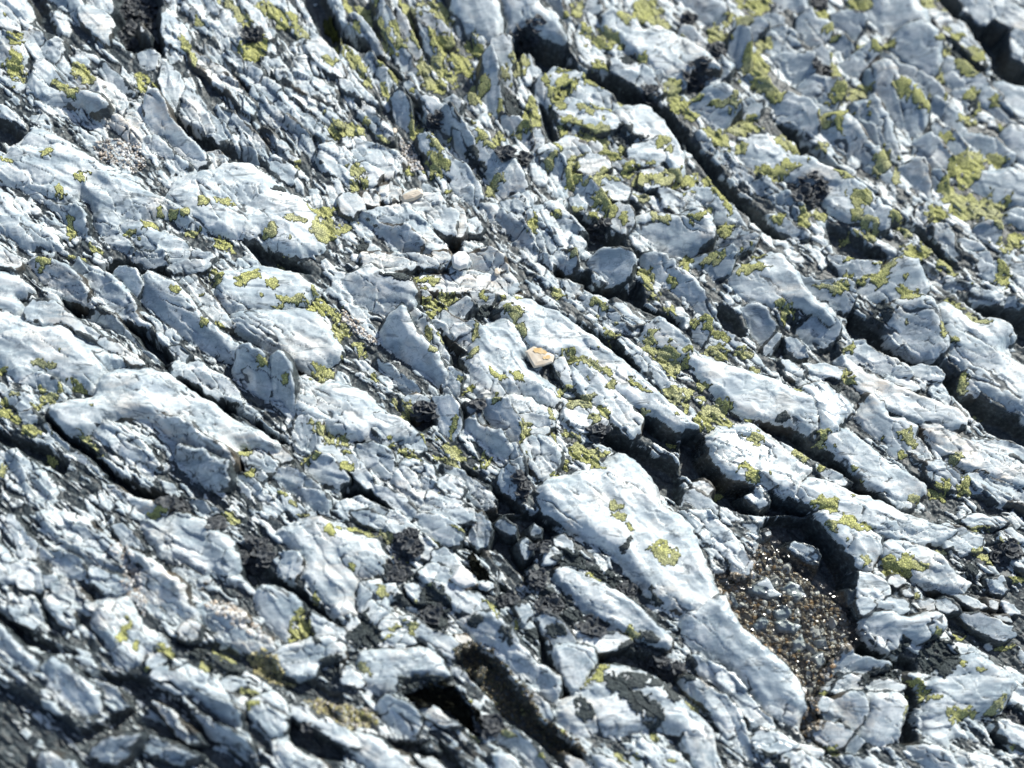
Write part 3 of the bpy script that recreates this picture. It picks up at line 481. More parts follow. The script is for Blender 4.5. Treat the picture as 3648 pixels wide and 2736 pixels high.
LICH = '''@00
11 43 8 5 60;8 23 5 2 40;53 48 9 4 45;39 56 4 2 25;47 60 4 2 20;92 53 6 3 100;101 56 2 1.5 0;129 14 3 1.5 30;119 28 6 2 60;125 38 5 1.5 50;145 2 8 2 20;152 6 5 1.5 45;158 14 6 3 50;164 34 8 6 -10;174 6 8 3 40;182 12 6 4 50;190 11 3 2 40;195 21 6 3 40;213 38 4 2 20;220 30 4 3 45;217 84 4 4 0;31 98 4 1.5 -20;5 104 3 1 10;52 115 4 3 10;132 130 2.5 2 -40;146 131 5 2.5 0;113 140 3 2 -10;97 145 6 2 10;104 137 1.5 2 0;120 136 2 2 0;125 151 4 1.5 -10;145 159 6 2.5 25;175 150 4 2.5 -20;191 142 6 2 15;46 150 8 2.5 90;62 161 4 1.5 30;38 124 4 2 70;194 108 3 2 0;84 152 3 1 0
P 199 132 204 135 210 135 215 133 218 136 214 143 218 150 217 156 211 158 205 157 201 153 201 149 205 144 203 139
@10
4 5 6 2 60;15 10 7 2 60;21 4 5 1.5 85;9 20 3 2 60;26 18 5 2 70;30 27 6 2 75;37 24 8 2 60;43 10 6 3 55;41 4 6 1.5 50;46 18 4 2 60;48 25 6 1.5 70;63 9 8 4 60;52 3 3 1.5 0;60 25 8 2 65;65 32 7 3 70;72 27 4 3 40;75 40 6 4 50;81 45 5 3 60;62 45 6 3 40;70 50 6 2 50;55 50 9 3 65;64 58 5 3 0;60 55 5 2 20;84 30 4 3 80;88 34 3 2 20;34 50 5 2 70;18 55 4 2 50;28 60 4 1.5 70;32 62 4 1.5 80;27 41 5 1.5 10;7 86 8 4 15;28 92 4 1.5 45;48 86 5 4 70;16 79 3 1.5 40;46 58 2 1 0;88 61 6 5 80;91 85 6 3.5 70;102 91 3 3 45;62 92 6 3 60;66 106 4 2 50;60 110 7 3 65;42 110 4 2 20;10 112 4 3 50;15 118 3 2 60;8 122 3 2 60;98 124 6 3 110;69 124 1.5 1 0;96 94 4 1.5 45;114 42 6 5 60;105 47 3 3 70;116 84 5 3 -10;125 77 6 4 60;124 68 4 3 60;103 70 3 1.5 90;145 56 6 4 20;139 63 6 3 60;142 69 3 2 0;133 51 2 2 -40;143 46 4 1 0;162 54 6 2 30;158 70 5 2 10;168 70 6 1.5 20;170 77 1 1 0;180 68 4 1.5 20;146 78 4 2.5 0;150 82 4 1.5 30;158 90 7 3.5 10;169 88 6 3 60;162 84 5 1.5 20;144 86 4 2 70;175 100 6 3 20;182 97 2 2 -40;208 92 4 3 60;213 96 2 2 0;136 102 4 1.5 -40;140 94 4 1 45;135 106 3 2 100;188 108 4 3 -30;201 106 3 1 0;167 127 5 2.5 -20;172 134 5 3 60;173 139 3 3 0;183 141 2.5 2 60;153 135 3 1.5 0;162 142 2 2 0;194 128 4 1.5 20;203 139 3 3 0;209 142 4 1.5 10;183 113 2 1.5 0;139 139 3 1.5 10;124 145 5 2.5 100;105 115 2 1 90;151 164 3 2 0;1 149 4 3 60;153 7 5 2.5 100;146 9 2 2 60;158 17 3 1.5 60;160 22 5 2 45;168 29 5 2 20;172 24 6 3 50;184 10 4 3 40;197 8 8 6 20;208 16 4 2 10;195 39 3 2.5 80;181 31 2 1.5 90;214 58 5 4 70;218 68 4 4 30;168 45 5 2.5 15
P 0 28 6 32 12 38 18 46 14 49 8 45 4 38 0 34
P 145 110 150 101 160 99 154 103 151 110 154 116 162 115 168 110 176 111 180 116 172 117 164 119 155 119 151 122 146 118
P 188 116 194 113 202 112 210 110 219 110 221 118 215 121 206 119 199 117 192 120 190 119
@20
40 3 8 2 10;50 5 6 4 20;28 14 5 2 120;38 13 5 4 40;46 11 4 1 20;22 22 5 4 60;52 29 4 4 80;46 42 8 7 50;52 49 3 3 70;50 54 4 3 20;57 57 4 3 40;61 61 4 2 10;6 66 6 1.5 -10;28 67 8 1.5 10;34 60 2 2 60;6 75 3 3 30;34 77 4 2 -50;40 83 6 4 -30;48 84 4 1.5 0;46 77 3 1 0;37 97 4 2 110;24 91 6 3 30;18 87 5 2 30;29 83 3 2 0;54 113 8 4 20;5 118 5 4 -30;17 118 4 4 45;10 140 5 2 -10;18 136 3 1.5 -60;27 149 5 4 -20;62 140 4 3 30;79 143 6 3.5 60;89 140 4 2 20;116 129 5 4 20;114 138 3 2.5 80;139 142 6 2 10;146 150 3 2 45;120 149 6 4 20;108 155 4 2 0;105 112 5 2 20;88 100 5 3 50;115 4 6 4 10;88 9 5 1.5 20;91 11 3 2 60;95 18 4 2 -20;97 26 3 1 0;112 32 4 1.5 100;127 30 8 2 42;133 30 3 2 0;99 46 7 3 80;103 58 6 4 30;112 61 7 4 0;143 57 5 3 50;153 62 5 3 60;158 67 4 1.5 30;166 51 3 1.5 60;170 63 3 1 100;171 19 3 1 30;178 24 4 1.5 10;167 25 3 1.5 0;169 35 5 3 30;184 44 6 3 40;187 61 3 3 -60;202 66 3 2 30;190 71 3 2 -50;206 83 2 1.5 0;169 90 4 2.5 10;131 102 7 4 110;138 114 5 2 95;183 108 9.5 9 0;202 105 6 3 10;172 122 6 4 70;200 137 10 5 80;208 132 3 3 0;163 140 6 4 20;152 163 8 4 0;216 156 5 4 0;208 160 4 3 30
P 57 91 62 87 68 88 70 94 76 97 78 100 72 101 64 98 58 96
P 62 107 66 103 70 105 75 108 70 111 66 114 62 111
P 14 121 22 120 28 124 32 130 34 136 30 138 26 130 20 125
P 88 72 94 69 102 68 110 69 115 70 108 72 104 74 105 80 107 85 100 81 92 77
P 146 0 162 0 166 6 174 10 176 13 168 11 160 9 152 5
P 179 29 186 30 192 33 197 39 190 43 186 38 182 33
P 175 75 182 76 189 75 190 79 184 82 178 80
P 172 128 182 125 190 128 195 138 190 142 180 142 172 136
@01
140 14 4 3 -60;113 21 3 1.5 10;185 6 4 1.5 10;177 18 2.5 2.5 60;219 50 6 2.5 75;132 43 3 1.5 15;141 45 3 1.5 20;206 72 3 1 0;169 70 4 1.5 15;184 80 2 1.5 10;26 71 5 1.5 15;33 71 3 1 10;2 74 2 1.5 0;51 86 6 2 35;39 86 4 2 -70;31 94 5 3 -10;27 87 3 1.5 45;3 95 3 2 40;4 102 5 3 20;9 89 3 1 0;24 99 3 1 0;11 106 2.5 2 20;22 114 5 2 20;55 117 4 1.5 10;60 125 8 2 40;27 4 5 1.5 10;26 9 2 1.5 0;46 1 3 1 0;54 2 3 1 0;160 127 4 1.5 -20;162 141 3 2 -40;202 130 6 2 -15;2 140 4 2 80;103 164 3 2 0;34 133 4 2 20;183 153 3 1 40;190 160 3 1 45
P 152 16 157 12 163 8 168 8 169 12 163 15 158 18 154 18
P 176 33 181 30 180 25 188 27 196 25 198 28 190 31 184 30 182 33
P 200 20 206 24 209 28 212 33 217 35 221 40 221 46 214 40 208 39 200 36 194 31 200 31 205 31 202 25
P 200 78 206 77 210 74 216 76 216 79 210 80 206 83 202 82
P 199 110 204 108 208 112 213 115 221 117 221 122 214 124 209 121 208 117 203 113
@11
58 39 3 1.5 0;92 26 3 1.5 50;104 28 2.5 1 -10;114 27 2.5 1 0;54 21 2 .7 10;117 47 3 1.5 60;119 50 2 1.5 70;87 49 4 1.5 90;56 50 3 2 60;65 54 4 1.3 95;60 60 3 2 10;101 76 6 1.5 40;22 79 2.5 1.5 70;76 80 2 1 20;78 90 5 1 -45;84 86 2 1.5 0;35 97 4 1.3 80;43 100 4 3 50;41 106 3 1.5 10;100 93 2 .8 0;175 83 3 2 100;170 101 4 1.5 45;136 102 4 1.5 80;164 106 4 2 10;137 116 4 1.5 50;145 136 4 1.5 60;138 142 2.5 1 -10;72 112 6 1.7 100;53 118 4 1 60;43 129 8 1.5 20;33 123 2 1 -40;63 118 2 1 0;3 127 3 .7 10;3 137 4 3 20;139 24 4 2.5 30;214 17 3 1.5 60;214 36 6 2 45;175 51 5 2 15;189 82 5 1.5 40;196 86 4 1 35;215 90 5 4 50;209 87 3 1 0;197 102 3 1 30;213 122 4 1.8 30;178 162 3 2 50
P 44 17 50 15 56 14 62 13 65 16 61 19 55 18 50 17
P 51 32 54 29 62 27 70 25 74 26 75 30 70 32 68 36 62 36 58 34 54 37
P 103 35 110 30 113 33 120 36 115 40 113 43 110 38 108 34
P 80 66 81 62 86 60 89 59 88 63 84 66
P 110 75 114 74 118 77 118 82 114 81 111 78
P 5 57 10 56 16 60 18 63 14 65 10 68 9 62
P 0 40 3 42 6 46 7 50 3 53 0 54
P 142 66 143 62 150 60 152 64 156 66 160 68 166 70 172 72 176 76 176 80 172 78 166 73 158 70 150 69 146 68
P 138 92 140 87 147 86 152 86 150 88 144 89 141 93
P 143 97 148 94 155 90 162 89 165 91 160 95 160 99 152 98 147 99
P 141 115 146 114 150 117 154 116 156 120 151 120 146 117
P 114 110 118 106 122 109 122 112 118 116 116 121 115 115
P 148 125 152 122 158 124 164 126 172 126 174 129 168 130 167 136 170 138 165 139 160 134 158 136 154 131 149 130
P 63 122 70 121 75 124 80 130 81 134 74 133 66 128
P 58 129 64 130 70 133 76 136 74 138 66 135 60 132
P 90 128 93 127 94 132 98 132 97 135 93 138 90 134
P 0 117 4 118 6 121 2 124 0 126
P 162 30 166 25 168 29 173 33 172 35 167 33 163 31
P 192 8 196 8 200 14 202 20 206 27 202 28 198 20 193 14
P 196 54 199 48 204 49 202 54 206 60 214 62 220 66 221 74 216 80 210 76 206 70 198 64 195 60
@21
2 5 3 3 0;46 74 2.5 1.5 10;3 60 3 1 0;1 69 3 3 60;12 93 3 1 30;12 85 4 2 25;3 88 3 3 0;2 98 5 2 90;90 137 3 2 100;42 107 2 .8 20;97 20 9 2 8;108 60 3 2.5 -20;108 1 3 1 0;176 32 6 1.5 30;187 40 4 1.5 15;194 43 4 1.5 20;169 47 4.5 3 70;175 54 3 1.2 10;179 78 3 2 0;173 87 6 5 20;142 129 2 1.5 0;181 150 5 4 100;151 158 4 2 10;105 140 5 2 0;190 106 3 1 0;22 156 3 3 60;150 1 6 1.5 0;170 5 6 3 20;174 9 4 2 40;207 15 5 4 0;209 5 4 2 20;75 87 2 .8 20;48 1 3 1 0
P 12 3 16 0 25 0 27 3 22 6 15 5
P 36 10 41 3 45 4 44 8 49 4 52 7 57 8 50 9 44 11 38 12
P 58 32 61 28 65 29 65 32 61 33
P 62 36 67 34 73 36 72 39 67 41 65 44 63 39
P 5 40 11 37 17 40 21 44 26 48 32 52 28 54 21 52 17 47 12 41 8 45 5 44
P 16 60 20 57 26 59 30 64 30 68 24 68 18 64 13 66
P 33 60 38 59 44 61 46 64 39 66 35 64
P 5 105 10 102 12 98 18 95 23 94 29 94 30 99 29 104 33 108 33 113 27 110 22 107 17 112 10 110
P 40 117 46 115 52 117 53 121 47 123 42 120
P 35 137 40 134 45 139 50 141 51 145 44 146 41 142
P 71 125 75 124 82 128 84 132 77 134 72 130
P 104 14 105 9 110 11 116 15 124 13 128 8 120 6 127 4 138 4 133 10 131 16 133 19 126 20 121 16 114 16 109 19
P 137 22 141 20 146 22 150 25 152 30 147 30 142 27
P 104 80 103 74 108 74 110 79 113 83 107 82 100 80
P 139 114 144 113 148 111 150 117 153 119 150 123 146 121 142 118
P 172 128 176 126 181 131 178 136 174 133
P 158 155 162 148 168 147 172 152 170 159 164 158
P 84 158 90 155 96 157 101 156 102 164 96 166 88 164
P 87 114 94 115 90 120 94 126 86 124 88 118
@02
219 10 1.5 1.5 0;204 56 3 2 90;81 77 6 1.7 -55;88 87 3 1.5 100;105 88 5 2.5 10;110 93 3 1.2 0;161 117 5 1.8 0;145 94 8 1.5 30;196 2 3 .7 0;95 101 2 1 0
P 95 0 104 0 104 3 98 4
P 143 0 150 0 157 6 156 8 152 9 147 5
P 209 8 213 7 217 12 216 16 212 15 209 12
P 187 83 188 72 192 67 194 63 198 67 202 72 203 80 198 83 193 84
P 129 100 132 96 139 100 136 103 135 106 131 102
P 159 126 163 121 169 123 168 126 164 125 161 128
@12
11 13 9 1.3 12;27 14 3 1.2 30;31 18 3 2.5 40;61 20 4 .8 25;7 36 2 1.5 60;38 32 5 2 20;58 49 2.5 1 100;35 75 4 1 -20;30 81 4 .8 -25;14 100 4 1.5 40;18 103 3 1 50;14 132 3 2 -10;10 136 4 1.5 -20;187 10 2.5 1.2 45;163 42 4 1 35;203 146 3 1.5 60;182 160 5 1.5 45;191 159 3 1 30;214 161 2 1 0;108 144 4 1.5 20;82 123 2 1.5 0;130 158 3 1.5 0;142 144 2 2 0;120 128 4 2 90
P 70 8 76 11 82 10 85 14 83 16 77 13 73 11
P 23 47 28 48 30 53 27 55 23 53
P 92 57 97 59 102 60 100 65 101 70 98 67 95 61
P 110 70 114 72 116 77 113 77 112 73
P 42 72 46 70 50 73 47 75 49 80 44 77
P 175 1 180 0 184 3 183 6 179 3
P 198 23 205 18 212 20 217 26 219 30 216 34 211 33 208 34 206 30 201 27
P 183 78 186 75 190 77 195 79 194 83 189 84 185 81
P 156 114 163 106 166 101 169 96 174 97 172 102 169 105 169 111 165 111 162 110
P 82 142 86 145 91 148 88 149 84 147
@22
96 9 4 3 0;131 41 5 1.5 -10;151 55 2 1.2 0;168 27 3 2 0;192 29 6 3 30;191 12 6 1.5 5;165 78 3 1.5 30;180 98 1.5 1.5 0;193 102 2 1 0;163 120 3 1.5 -15;209 153 3 1.5 20;75 95 4 1.5 60;56 78 2 1.5 0;101 87 3 1.5 60;92 118 1.5 1 0;144 131 5 1 95;217 44 4 1.5 10;208 88 5 1.5 0
P 100 4 104 1 108 2 112 5 117 6 121 8 124 11 121 14 116 12 110 10 104 8
P 115 29 120 29 122 33 118 35
P 130 30 134 28 140 31 142 28 148 28 149 32 159 34 158 37 150 38 148 42 142 42 138 38 132 34
P 203 17 208 20 214 20 220 22 212 25 206 21
P 172 80 178 81 184 81 181 84 175 83
P 141 109 147 111 150 108 152 113 155 117 158 119 150 124 147 120 146 115
P 169 126 174 126 178 129 186 127 191 132 184 132 178 136 174 139 170 133
P 199 130 200 122 206 118 209 122 208 129 203 131
P 92 158 92 151 96 152 98 155 102 156 98 159
P 1 123 4 123 8 127 11 130 9 132 5 129'''
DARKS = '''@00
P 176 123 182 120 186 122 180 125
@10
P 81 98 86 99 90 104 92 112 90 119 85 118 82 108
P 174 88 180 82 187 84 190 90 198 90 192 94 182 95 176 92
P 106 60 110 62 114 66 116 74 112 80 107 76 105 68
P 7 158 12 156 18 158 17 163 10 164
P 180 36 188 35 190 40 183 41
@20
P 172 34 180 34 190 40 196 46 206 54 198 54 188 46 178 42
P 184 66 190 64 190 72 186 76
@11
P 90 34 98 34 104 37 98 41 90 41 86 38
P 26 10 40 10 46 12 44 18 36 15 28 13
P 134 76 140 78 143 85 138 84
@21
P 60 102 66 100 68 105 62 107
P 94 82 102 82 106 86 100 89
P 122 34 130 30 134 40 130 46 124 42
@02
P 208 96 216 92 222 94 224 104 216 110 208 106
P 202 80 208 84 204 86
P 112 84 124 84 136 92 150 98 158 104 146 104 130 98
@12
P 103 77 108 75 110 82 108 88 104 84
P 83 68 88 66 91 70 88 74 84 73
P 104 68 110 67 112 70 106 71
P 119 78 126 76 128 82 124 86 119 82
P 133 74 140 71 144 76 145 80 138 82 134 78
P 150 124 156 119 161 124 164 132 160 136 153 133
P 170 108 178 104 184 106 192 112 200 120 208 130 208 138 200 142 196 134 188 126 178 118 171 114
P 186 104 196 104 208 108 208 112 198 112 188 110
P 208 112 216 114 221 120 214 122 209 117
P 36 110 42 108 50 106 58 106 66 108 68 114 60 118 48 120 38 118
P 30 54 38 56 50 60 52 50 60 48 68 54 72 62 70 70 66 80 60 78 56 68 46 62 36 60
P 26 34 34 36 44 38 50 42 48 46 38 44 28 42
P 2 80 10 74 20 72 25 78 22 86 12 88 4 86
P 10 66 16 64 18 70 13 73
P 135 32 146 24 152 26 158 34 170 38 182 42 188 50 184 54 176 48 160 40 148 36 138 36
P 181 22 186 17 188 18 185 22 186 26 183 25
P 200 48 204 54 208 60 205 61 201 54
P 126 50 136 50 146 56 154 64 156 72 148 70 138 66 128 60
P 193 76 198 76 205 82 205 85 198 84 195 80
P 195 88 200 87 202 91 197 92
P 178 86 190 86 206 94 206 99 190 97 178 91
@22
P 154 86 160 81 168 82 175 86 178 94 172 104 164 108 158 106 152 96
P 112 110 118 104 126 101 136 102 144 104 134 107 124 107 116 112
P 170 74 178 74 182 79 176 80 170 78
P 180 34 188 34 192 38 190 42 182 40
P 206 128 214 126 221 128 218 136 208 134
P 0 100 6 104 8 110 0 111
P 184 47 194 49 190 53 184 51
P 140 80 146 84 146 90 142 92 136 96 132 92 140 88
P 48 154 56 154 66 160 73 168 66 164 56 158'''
CURLS = '''@00
90 12 12 13;163 23 7 5;84 30 6 4
@10
120 25 9 6;60 80 5 4;106 100 5 4;199 65 7 5;164 152 7 4;118 105 4 4
@20
4 13 5 3;22 33 6 4;8 52 8 7;89 49 7 5;80 125 13 9;88 3 5 4
@11
165 118 7 5;89 97 3 4;54 104 7 6;115 145 4 3;118 152 4 4
@01
112 160 10 3
@02
140 8 5 4;166 28 10 9;200 142 3 3
@12
43 21 9 8;36 38 7 7;59 66 5 5;126 26 5 6;127 44 5 6;135 60 8 6;108 58 6 4.5;161 76 8 6;184 51 5 4;96 139 7 7;203 100 8 4;214 104 6 5
@22
208 28 8 7;213 133 4 3'''
DEEP = '''@00
6 .05: 75 0 105 0 108 10 104 24 106 34 92 34 82 30 76 18 74 8
4 .1: 0 74 8 80 16 88 4 92 0 90
4 .15: 108 70 120 78 132 86 142 96 134 98 122 90 110 80
6 0: 196 0 215 0 221 20 221 36 208 22
5 .1: 158 156 176 160 192 168 200 175 170 170
3 .3: 140 94 160 96 172 106 150 104
3 .2: 18 0 30 0 34 14 38 22 24 18 20 10
1 .55: 118 30 150 30 221 90 221 110 190 110 140 70
1 .7: 30 66 60 60 90 76 92 110 80 112 50 96
@10
7 0: 0 16 8 20 20 32 30 40 40 48 48 54 40 52 28 40 14 32 0 26
6 .05: 112 20 122 18 134 28 146 32 158 46 170 50 176 60 150 48 130 44 112 34
7 0: 156 46 170 46 178 48 188 54 200 60 212 72 224 86 221 100 208 80 192 68 176 60 160 52
4 0: 128 66 134 74 140 88 142 96 136 88 130 76
5 .1: 150 136 164 142 174 152 190 160 200 166 160 160
4 .1: 188 128 194 134 190 140
5 0: 66 158 76 155 78 162 72 166
1.5 .45: 0 0 90 0 96 60 50 60 20 30
1 .5: 20 44 50 60 60 130 40 120 14 80
@20
6 0: 0 84 10 94 24 108 38 124 54 140 66 152 60 152 46 142 30 128 16 110 4 96
6 .05: 60 76 74 84 90 98 106 112 126 126 142 140 150 150 140 146 122 132 104 118 86 106 70 90
8 0: 164 0 178 0 184 12 192 16 204 14 212 20 214 34 221 42 221 56 210 52 200 42 190 28 178 12
4 .1: 94 144 110 150 122 158 140 166 100 166 96 152
5 .1: 142 140 154 148 170 162 180 174 160 160
@21
8 0: 102 0 126 4 144 3 156 12 170 18 186 30 200 40 212 50 221 56 221 30 200 26 180 18 160 8 140 0
7 0: 110 34 128 44 136 58 156 68 170 68 184 78 190 88 204 98 221 102 221 118 200 114 186 98 174 90 166 70 140 70 120 60 108 46
5 0: 50 107 60 108 78 114 90 124 104 134 116 146 130 152 118 150 102 144 88 132 68 120 54 113
7 0: 0 112 14 118 20 136 34 148 48 150 70 158 86 166 40 166 20 156 0 140
4 0: 104 146 122 150 136 156 124 158 108 152
4 .1: 24 30 36 36 42 52 30 50 20 34
2.5 .25: 40 34 100 44 104 70 80 70 50 62
1 .4: 150 140 221 150 221 166 150 166
@22
8 0: 60 0 84 2 90 10 100 20 108 34 112 44 110 60 116 76 126 88 144 96 145 102 128 98 110 92 108 76 100 60 84 46 70 34 62 20 50 8
3 .05: 150 46 170 54 190 60 204 66 214 74 221 78 196 66 176 58
5 .1: 142 92 152 96 152 150 142 150 140 140 146 130
4 0: 196 134 206 144 214 156 204 152
1.5 .3: 150 40 221 20 221 100 180 84
1 .3: 84 118 120 118 120 158 84 156
@01
6 .05: 40 26 60 34 76 40 92 46 104 54 112 66 100 66 86 54 70 46 54 38 38 34
5 .1: 98 62 110 70 124 82 140 92 152 96 166 106 180 116 186 120 178 120 160 110 140 98 120 84
4 .1: 150 56 166 62 180 68 200 76 190 76 174 70 158 64
6 .05: 30 104 44 116 60 126 76 140 90 148 108 156 118 162 100 160 80 152 66 140 48 128 34 116
4 .15: 0 116 16 120 30 124 44 132 40 140 20 130 0 122
5 .1: 64 6 72 10 110 14 104 6 82 2
@11
6 .1: 136 2 150 10 160 8 164 16 186 20 194 16 196 30 206 36 221 40 221 46 206 38 190 30 170 24 150 16 140 12
4 .15: 114 24 130 30 150 40 168 50 180 56 196 74 190 72 172 58 150 46 130 34
6 0: 168 112 190 120 208 130 221 136 221 160 208 152 200 140 180 126 160 116
5 .1: 196 104 212 110 221 114 221 128 204 120 194 114
5 .1: 78 134 92 144 100 150 112 158 120 166 100 166 92 152 80 142
4 0: 44 102 58 100 62 108 52 112 46 108
5 0: 0 150 14 150 26 156 36 166 26 166 12 156 0 158
3 .2: 64 50 78 54 84 66 82 76 74 74 66 62
@02
4 .1: 0 62 8 70 28 82 50 90 30 92 10 80
4 .3: 50 104 70 104 90 106 100 112 112 118 124 130 140 142 156 154 168 166 0 166 0 110 30 126 50 140 66 136 80 128 76 114 60 108
4 .05: 186 134 200 136 212 144 224 152 221 162 206 160 188 148
4 .05: 150 20 162 20 176 40 196 52 210 64 221 74 206 66 190 54 164 46 154 36
2 .1: 112 84 140 84 160 92 176 94 190 104 210 112 221 118 221 140 200 122 180 112 150 96
1.5 .4: 20 44 60 50 60 90 30 80
@12
5 .1: 86 0 130 0 140 12 132 20 122 34 124 50 116 56 104 50 96 34 84 24 76 20 94 24 96 8
4 0: 128 70 132 84 138 100 150 118 144 122 138 112 130 96
3 .05: 160 90 182 88 200 94 221 104 221 112 200 108 180 100 166 96
4 0: 38 118 60 112 74 114 84 130 92 144 80 140 60 128
5 0: 70 92 84 86 96 92 108 104 118 118 130 136 150 150 160 160 140 160 120 142 104 132 92 116 80 104
3 .2: 20 148 60 148 90 166 40 166'''
PUDDLE = '22 42 30 40 42 42 46 32 50 22 58 20 66 32 80 42 92 52 104 60 110 72 109 84 102 94 96 106 86 114 84 126 88 140 80 146 76 138 80 124 74 110 66 100 54 91 42 80 32 70 25 58 22 50'

# ------------------------------------------------------------------ helpers: projection, noise
def unproj(u, v, z):
    x = (np.asarray(u, float)/UW-.5)*2*TX; y = -(np.asarray(v, float)/VH-.5)*2*TY
    rx = FWD[0]+x*RGT[0]+y*UPV[0]; ry = FWD[1]+x*RGT[1]+y*UPV[1]; rz = FWD[2]+x*RGT[2]+y*UPV[2]
    t = (z-CAM[2])/rz
    return CAM[0]+rx*t, CAM[1]+ry*t
def proj(X, Y, Z):
    dx, dy, dz = X-CAM[0], Y-CAM[1], Z-CAM[2]
    d = dx*FWD[0]+dy*FWD[1]+dz*FWD[2]; x = (dx*RGT[0]+dy*RGT[1]+dz*RGT[2])/d; y = (dy*UPV[1]+dz*UPV[2])/d
    return (x/(2*TX)+.5)*UW, (-y/(2*TY)+.5)*VH
def shiftz(u, v, h):             # where on the ground grid a point seen at (u, v) stands if it is h high
    X, Y = unproj(u, v, h); return proj(X, Y, np.zeros_like(X))
def hsh(i, j, s):
    i = i.astype(np.int64).astype(np.uint64); j = j.astype(np.int64).astype(np.uint64)
    h = (i*np.uint64(374761393) + j*np.uint64(668265263) + np.uint64(s*2246822519+3266489917)) & np.uint64(0xFFFFFFFF)
    h = ((h ^ (h >> np.uint64(13)))*np.uint64(1274126177)) & np.uint64(0xFFFFFFFF)
    h = ((h ^ (h >> np.uint64(16)))*np.uint64(2654435769)) & np.uint64(0xFFFFFFFF)
    h = h ^ (h >> np.uint64(15))
    return (h & np.uint64(0xFFFFFF)).astype(np.float64)/16777216.0
def vn(x, y, s):                 # value noise, -1..1
    i = np.floor(x); j = np.floor(y); a = x-i; b = y-j
    a = a*a*a*(a*(a*6-15)+10); b = b*b*b*(b*(b*6-15)+10)
    n = (hsh(i, j, s)*(1-a)+hsh(i+1, j, s)*a)*(1-b)+(hsh(i, j+1, s)*(1-a)+hsh(i+1, j+1, s)*a)*b
    return n*2-1
def fbm(x, y, s, o=4, g=.5):
    r = 0; a = 1; t = 0
    for k in range(o):
        r = r+a*vn(x*2**k+k*17.3, y*2**k-k*9.1, s+k*7); t += a; a *= g
    return r/t*1.5
def vor(x, y, s, jit=.9):        # F1, F2, offset from the cell's point, three hashes of the cell
    i = np.floor(x); j = np.floor(y)
    F1 = np.full(x.shape, 9.); F2 = np.full(x.shape, 9.)
    ox = np.zeros(x.shape); oy = np.zeros(x.shape); ci = np.zeros(x.shape); cj = np.zeros(x.shape)
    for a in (-1, 0, 1):
        for b in (-1, 0, 1):
            I = i+a; J = j+b
            dx = I+.5+jit*(hsh(I, J, s)-.5)-x; dy = J+.5+jit*(hsh(I, J, s+11)-.5)-y
            d = np.sqrt(dx*dx+dy*dy)
            m = d < F1
            F2 = np.where(m, F1, np.minimum(F2, d)); F1 = np.where(m, d, F1)
            ox = np.where(m, -dx, ox); oy = np.where(m, -dy, oy); ci = np.where(m, I, ci); cj = np.where(m, J, cj)
    return F1, F2, ox, oy, hsh(ci, cj, s+21), hsh(ci, cj, s+31), hsh(ci, cj, s+41)
def conch(x, y, s, A=1., g=.8, k=1.6): # shallow concave scoops that meet in sharp edges, as quartz breaks
    i = np.floor(x); j = np.floor(y); m = np.full(x.shape, 9.)
    for a in (-1, 0, 1):
        for b in (-1, 0, 1):
            I = i+a; J = j+b
            dx = x-(I+.5+.9*(hsh(I, J, s)-.5)); dy = y-(J+.5+.9*(hsh(I, J, s+11)-.5))
            m = np.minimum(m, A*hsh(I, J, s+21)+g*2*((hsh(I, J, s+31)-.5)*dx+(hsh(I, J, s+41)-.5)*dy)+k*(dx*dx+dy*dy))
    return m-.55
def sst(a, b, x):
    t = np.clip((x-a)/(b-a), 0, 1); return t*t*(3-2*t)
def sdf(px, py, poly):           # signed distance, positive inside
    d = np.full(px.shape, 1e9); ins = np.zeros(px.shape, bool); n = len(poly)
    for k in range(n):
        x0, y0 = poly[k]; x1, y1 = poly[(k+1) % n]
        ex, ey = x1-x0, y1-y0; L = ex*ex+ey*ey+1e-9
        t = np.clip(((px-x0)*ex+(py-y0)*ey)/L, 0, 1)
        q = (px-x0-t*ex)**2+(py-y0-t*ey)**2
        d = np.minimum(d, q)
        if y0 != y1:
            c = ((y0 > py) != (y1 > py)) & (px < (x1-x0)*(py-y0)/(y1-y0)+x0)
            ins ^= c
    d = np.sqrt(d); return np.where(ins, d, -d)
def chaikin(p):
    q = []
    for k in range(len(p)):
        a = p[k]; b = p[(k+1) % len(p)]
        q += [a*.75+b*.25, a*.25+b*.75]
    return np.array(q)
def tiles(txt):
    ox = oy = 0
    for ln in txt.strip().split('\n'):
        ln = ln.strip()
        if not ln: continue
        if ln[0] == '@': ox = int(ln[1])*221.2; oy = int(ln[2])*165.9
        else: yield ln, ox, oy
def pts(s, ox, oy):
    a = np.array([float(k) for k in s.split()]).reshape(-1, 2); a[:, 0] += ox; a[:, 1] += oy
    q = a.copy()                 # what meets the edge of the photograph goes on beyond it
    for k in range(len(a)):
        if a[k, 0] <= 1: q[k] += (-46, -26)
        elif a[k, 0] >= UW-1: q[k] += (46, 28)
        if a[k, 1] <= 1: q[k] += (-16, -34)
        elif a[k, 1] >= VH-2.5: q[k] += (30, 34)
    return q
def A_(p): return area(p)
def area(p): return abs(np.sum(p[:, 0]*np.roll(p[:, 1], -1)-np.roll(p[:, 0], -1)*p[:, 1]))/2

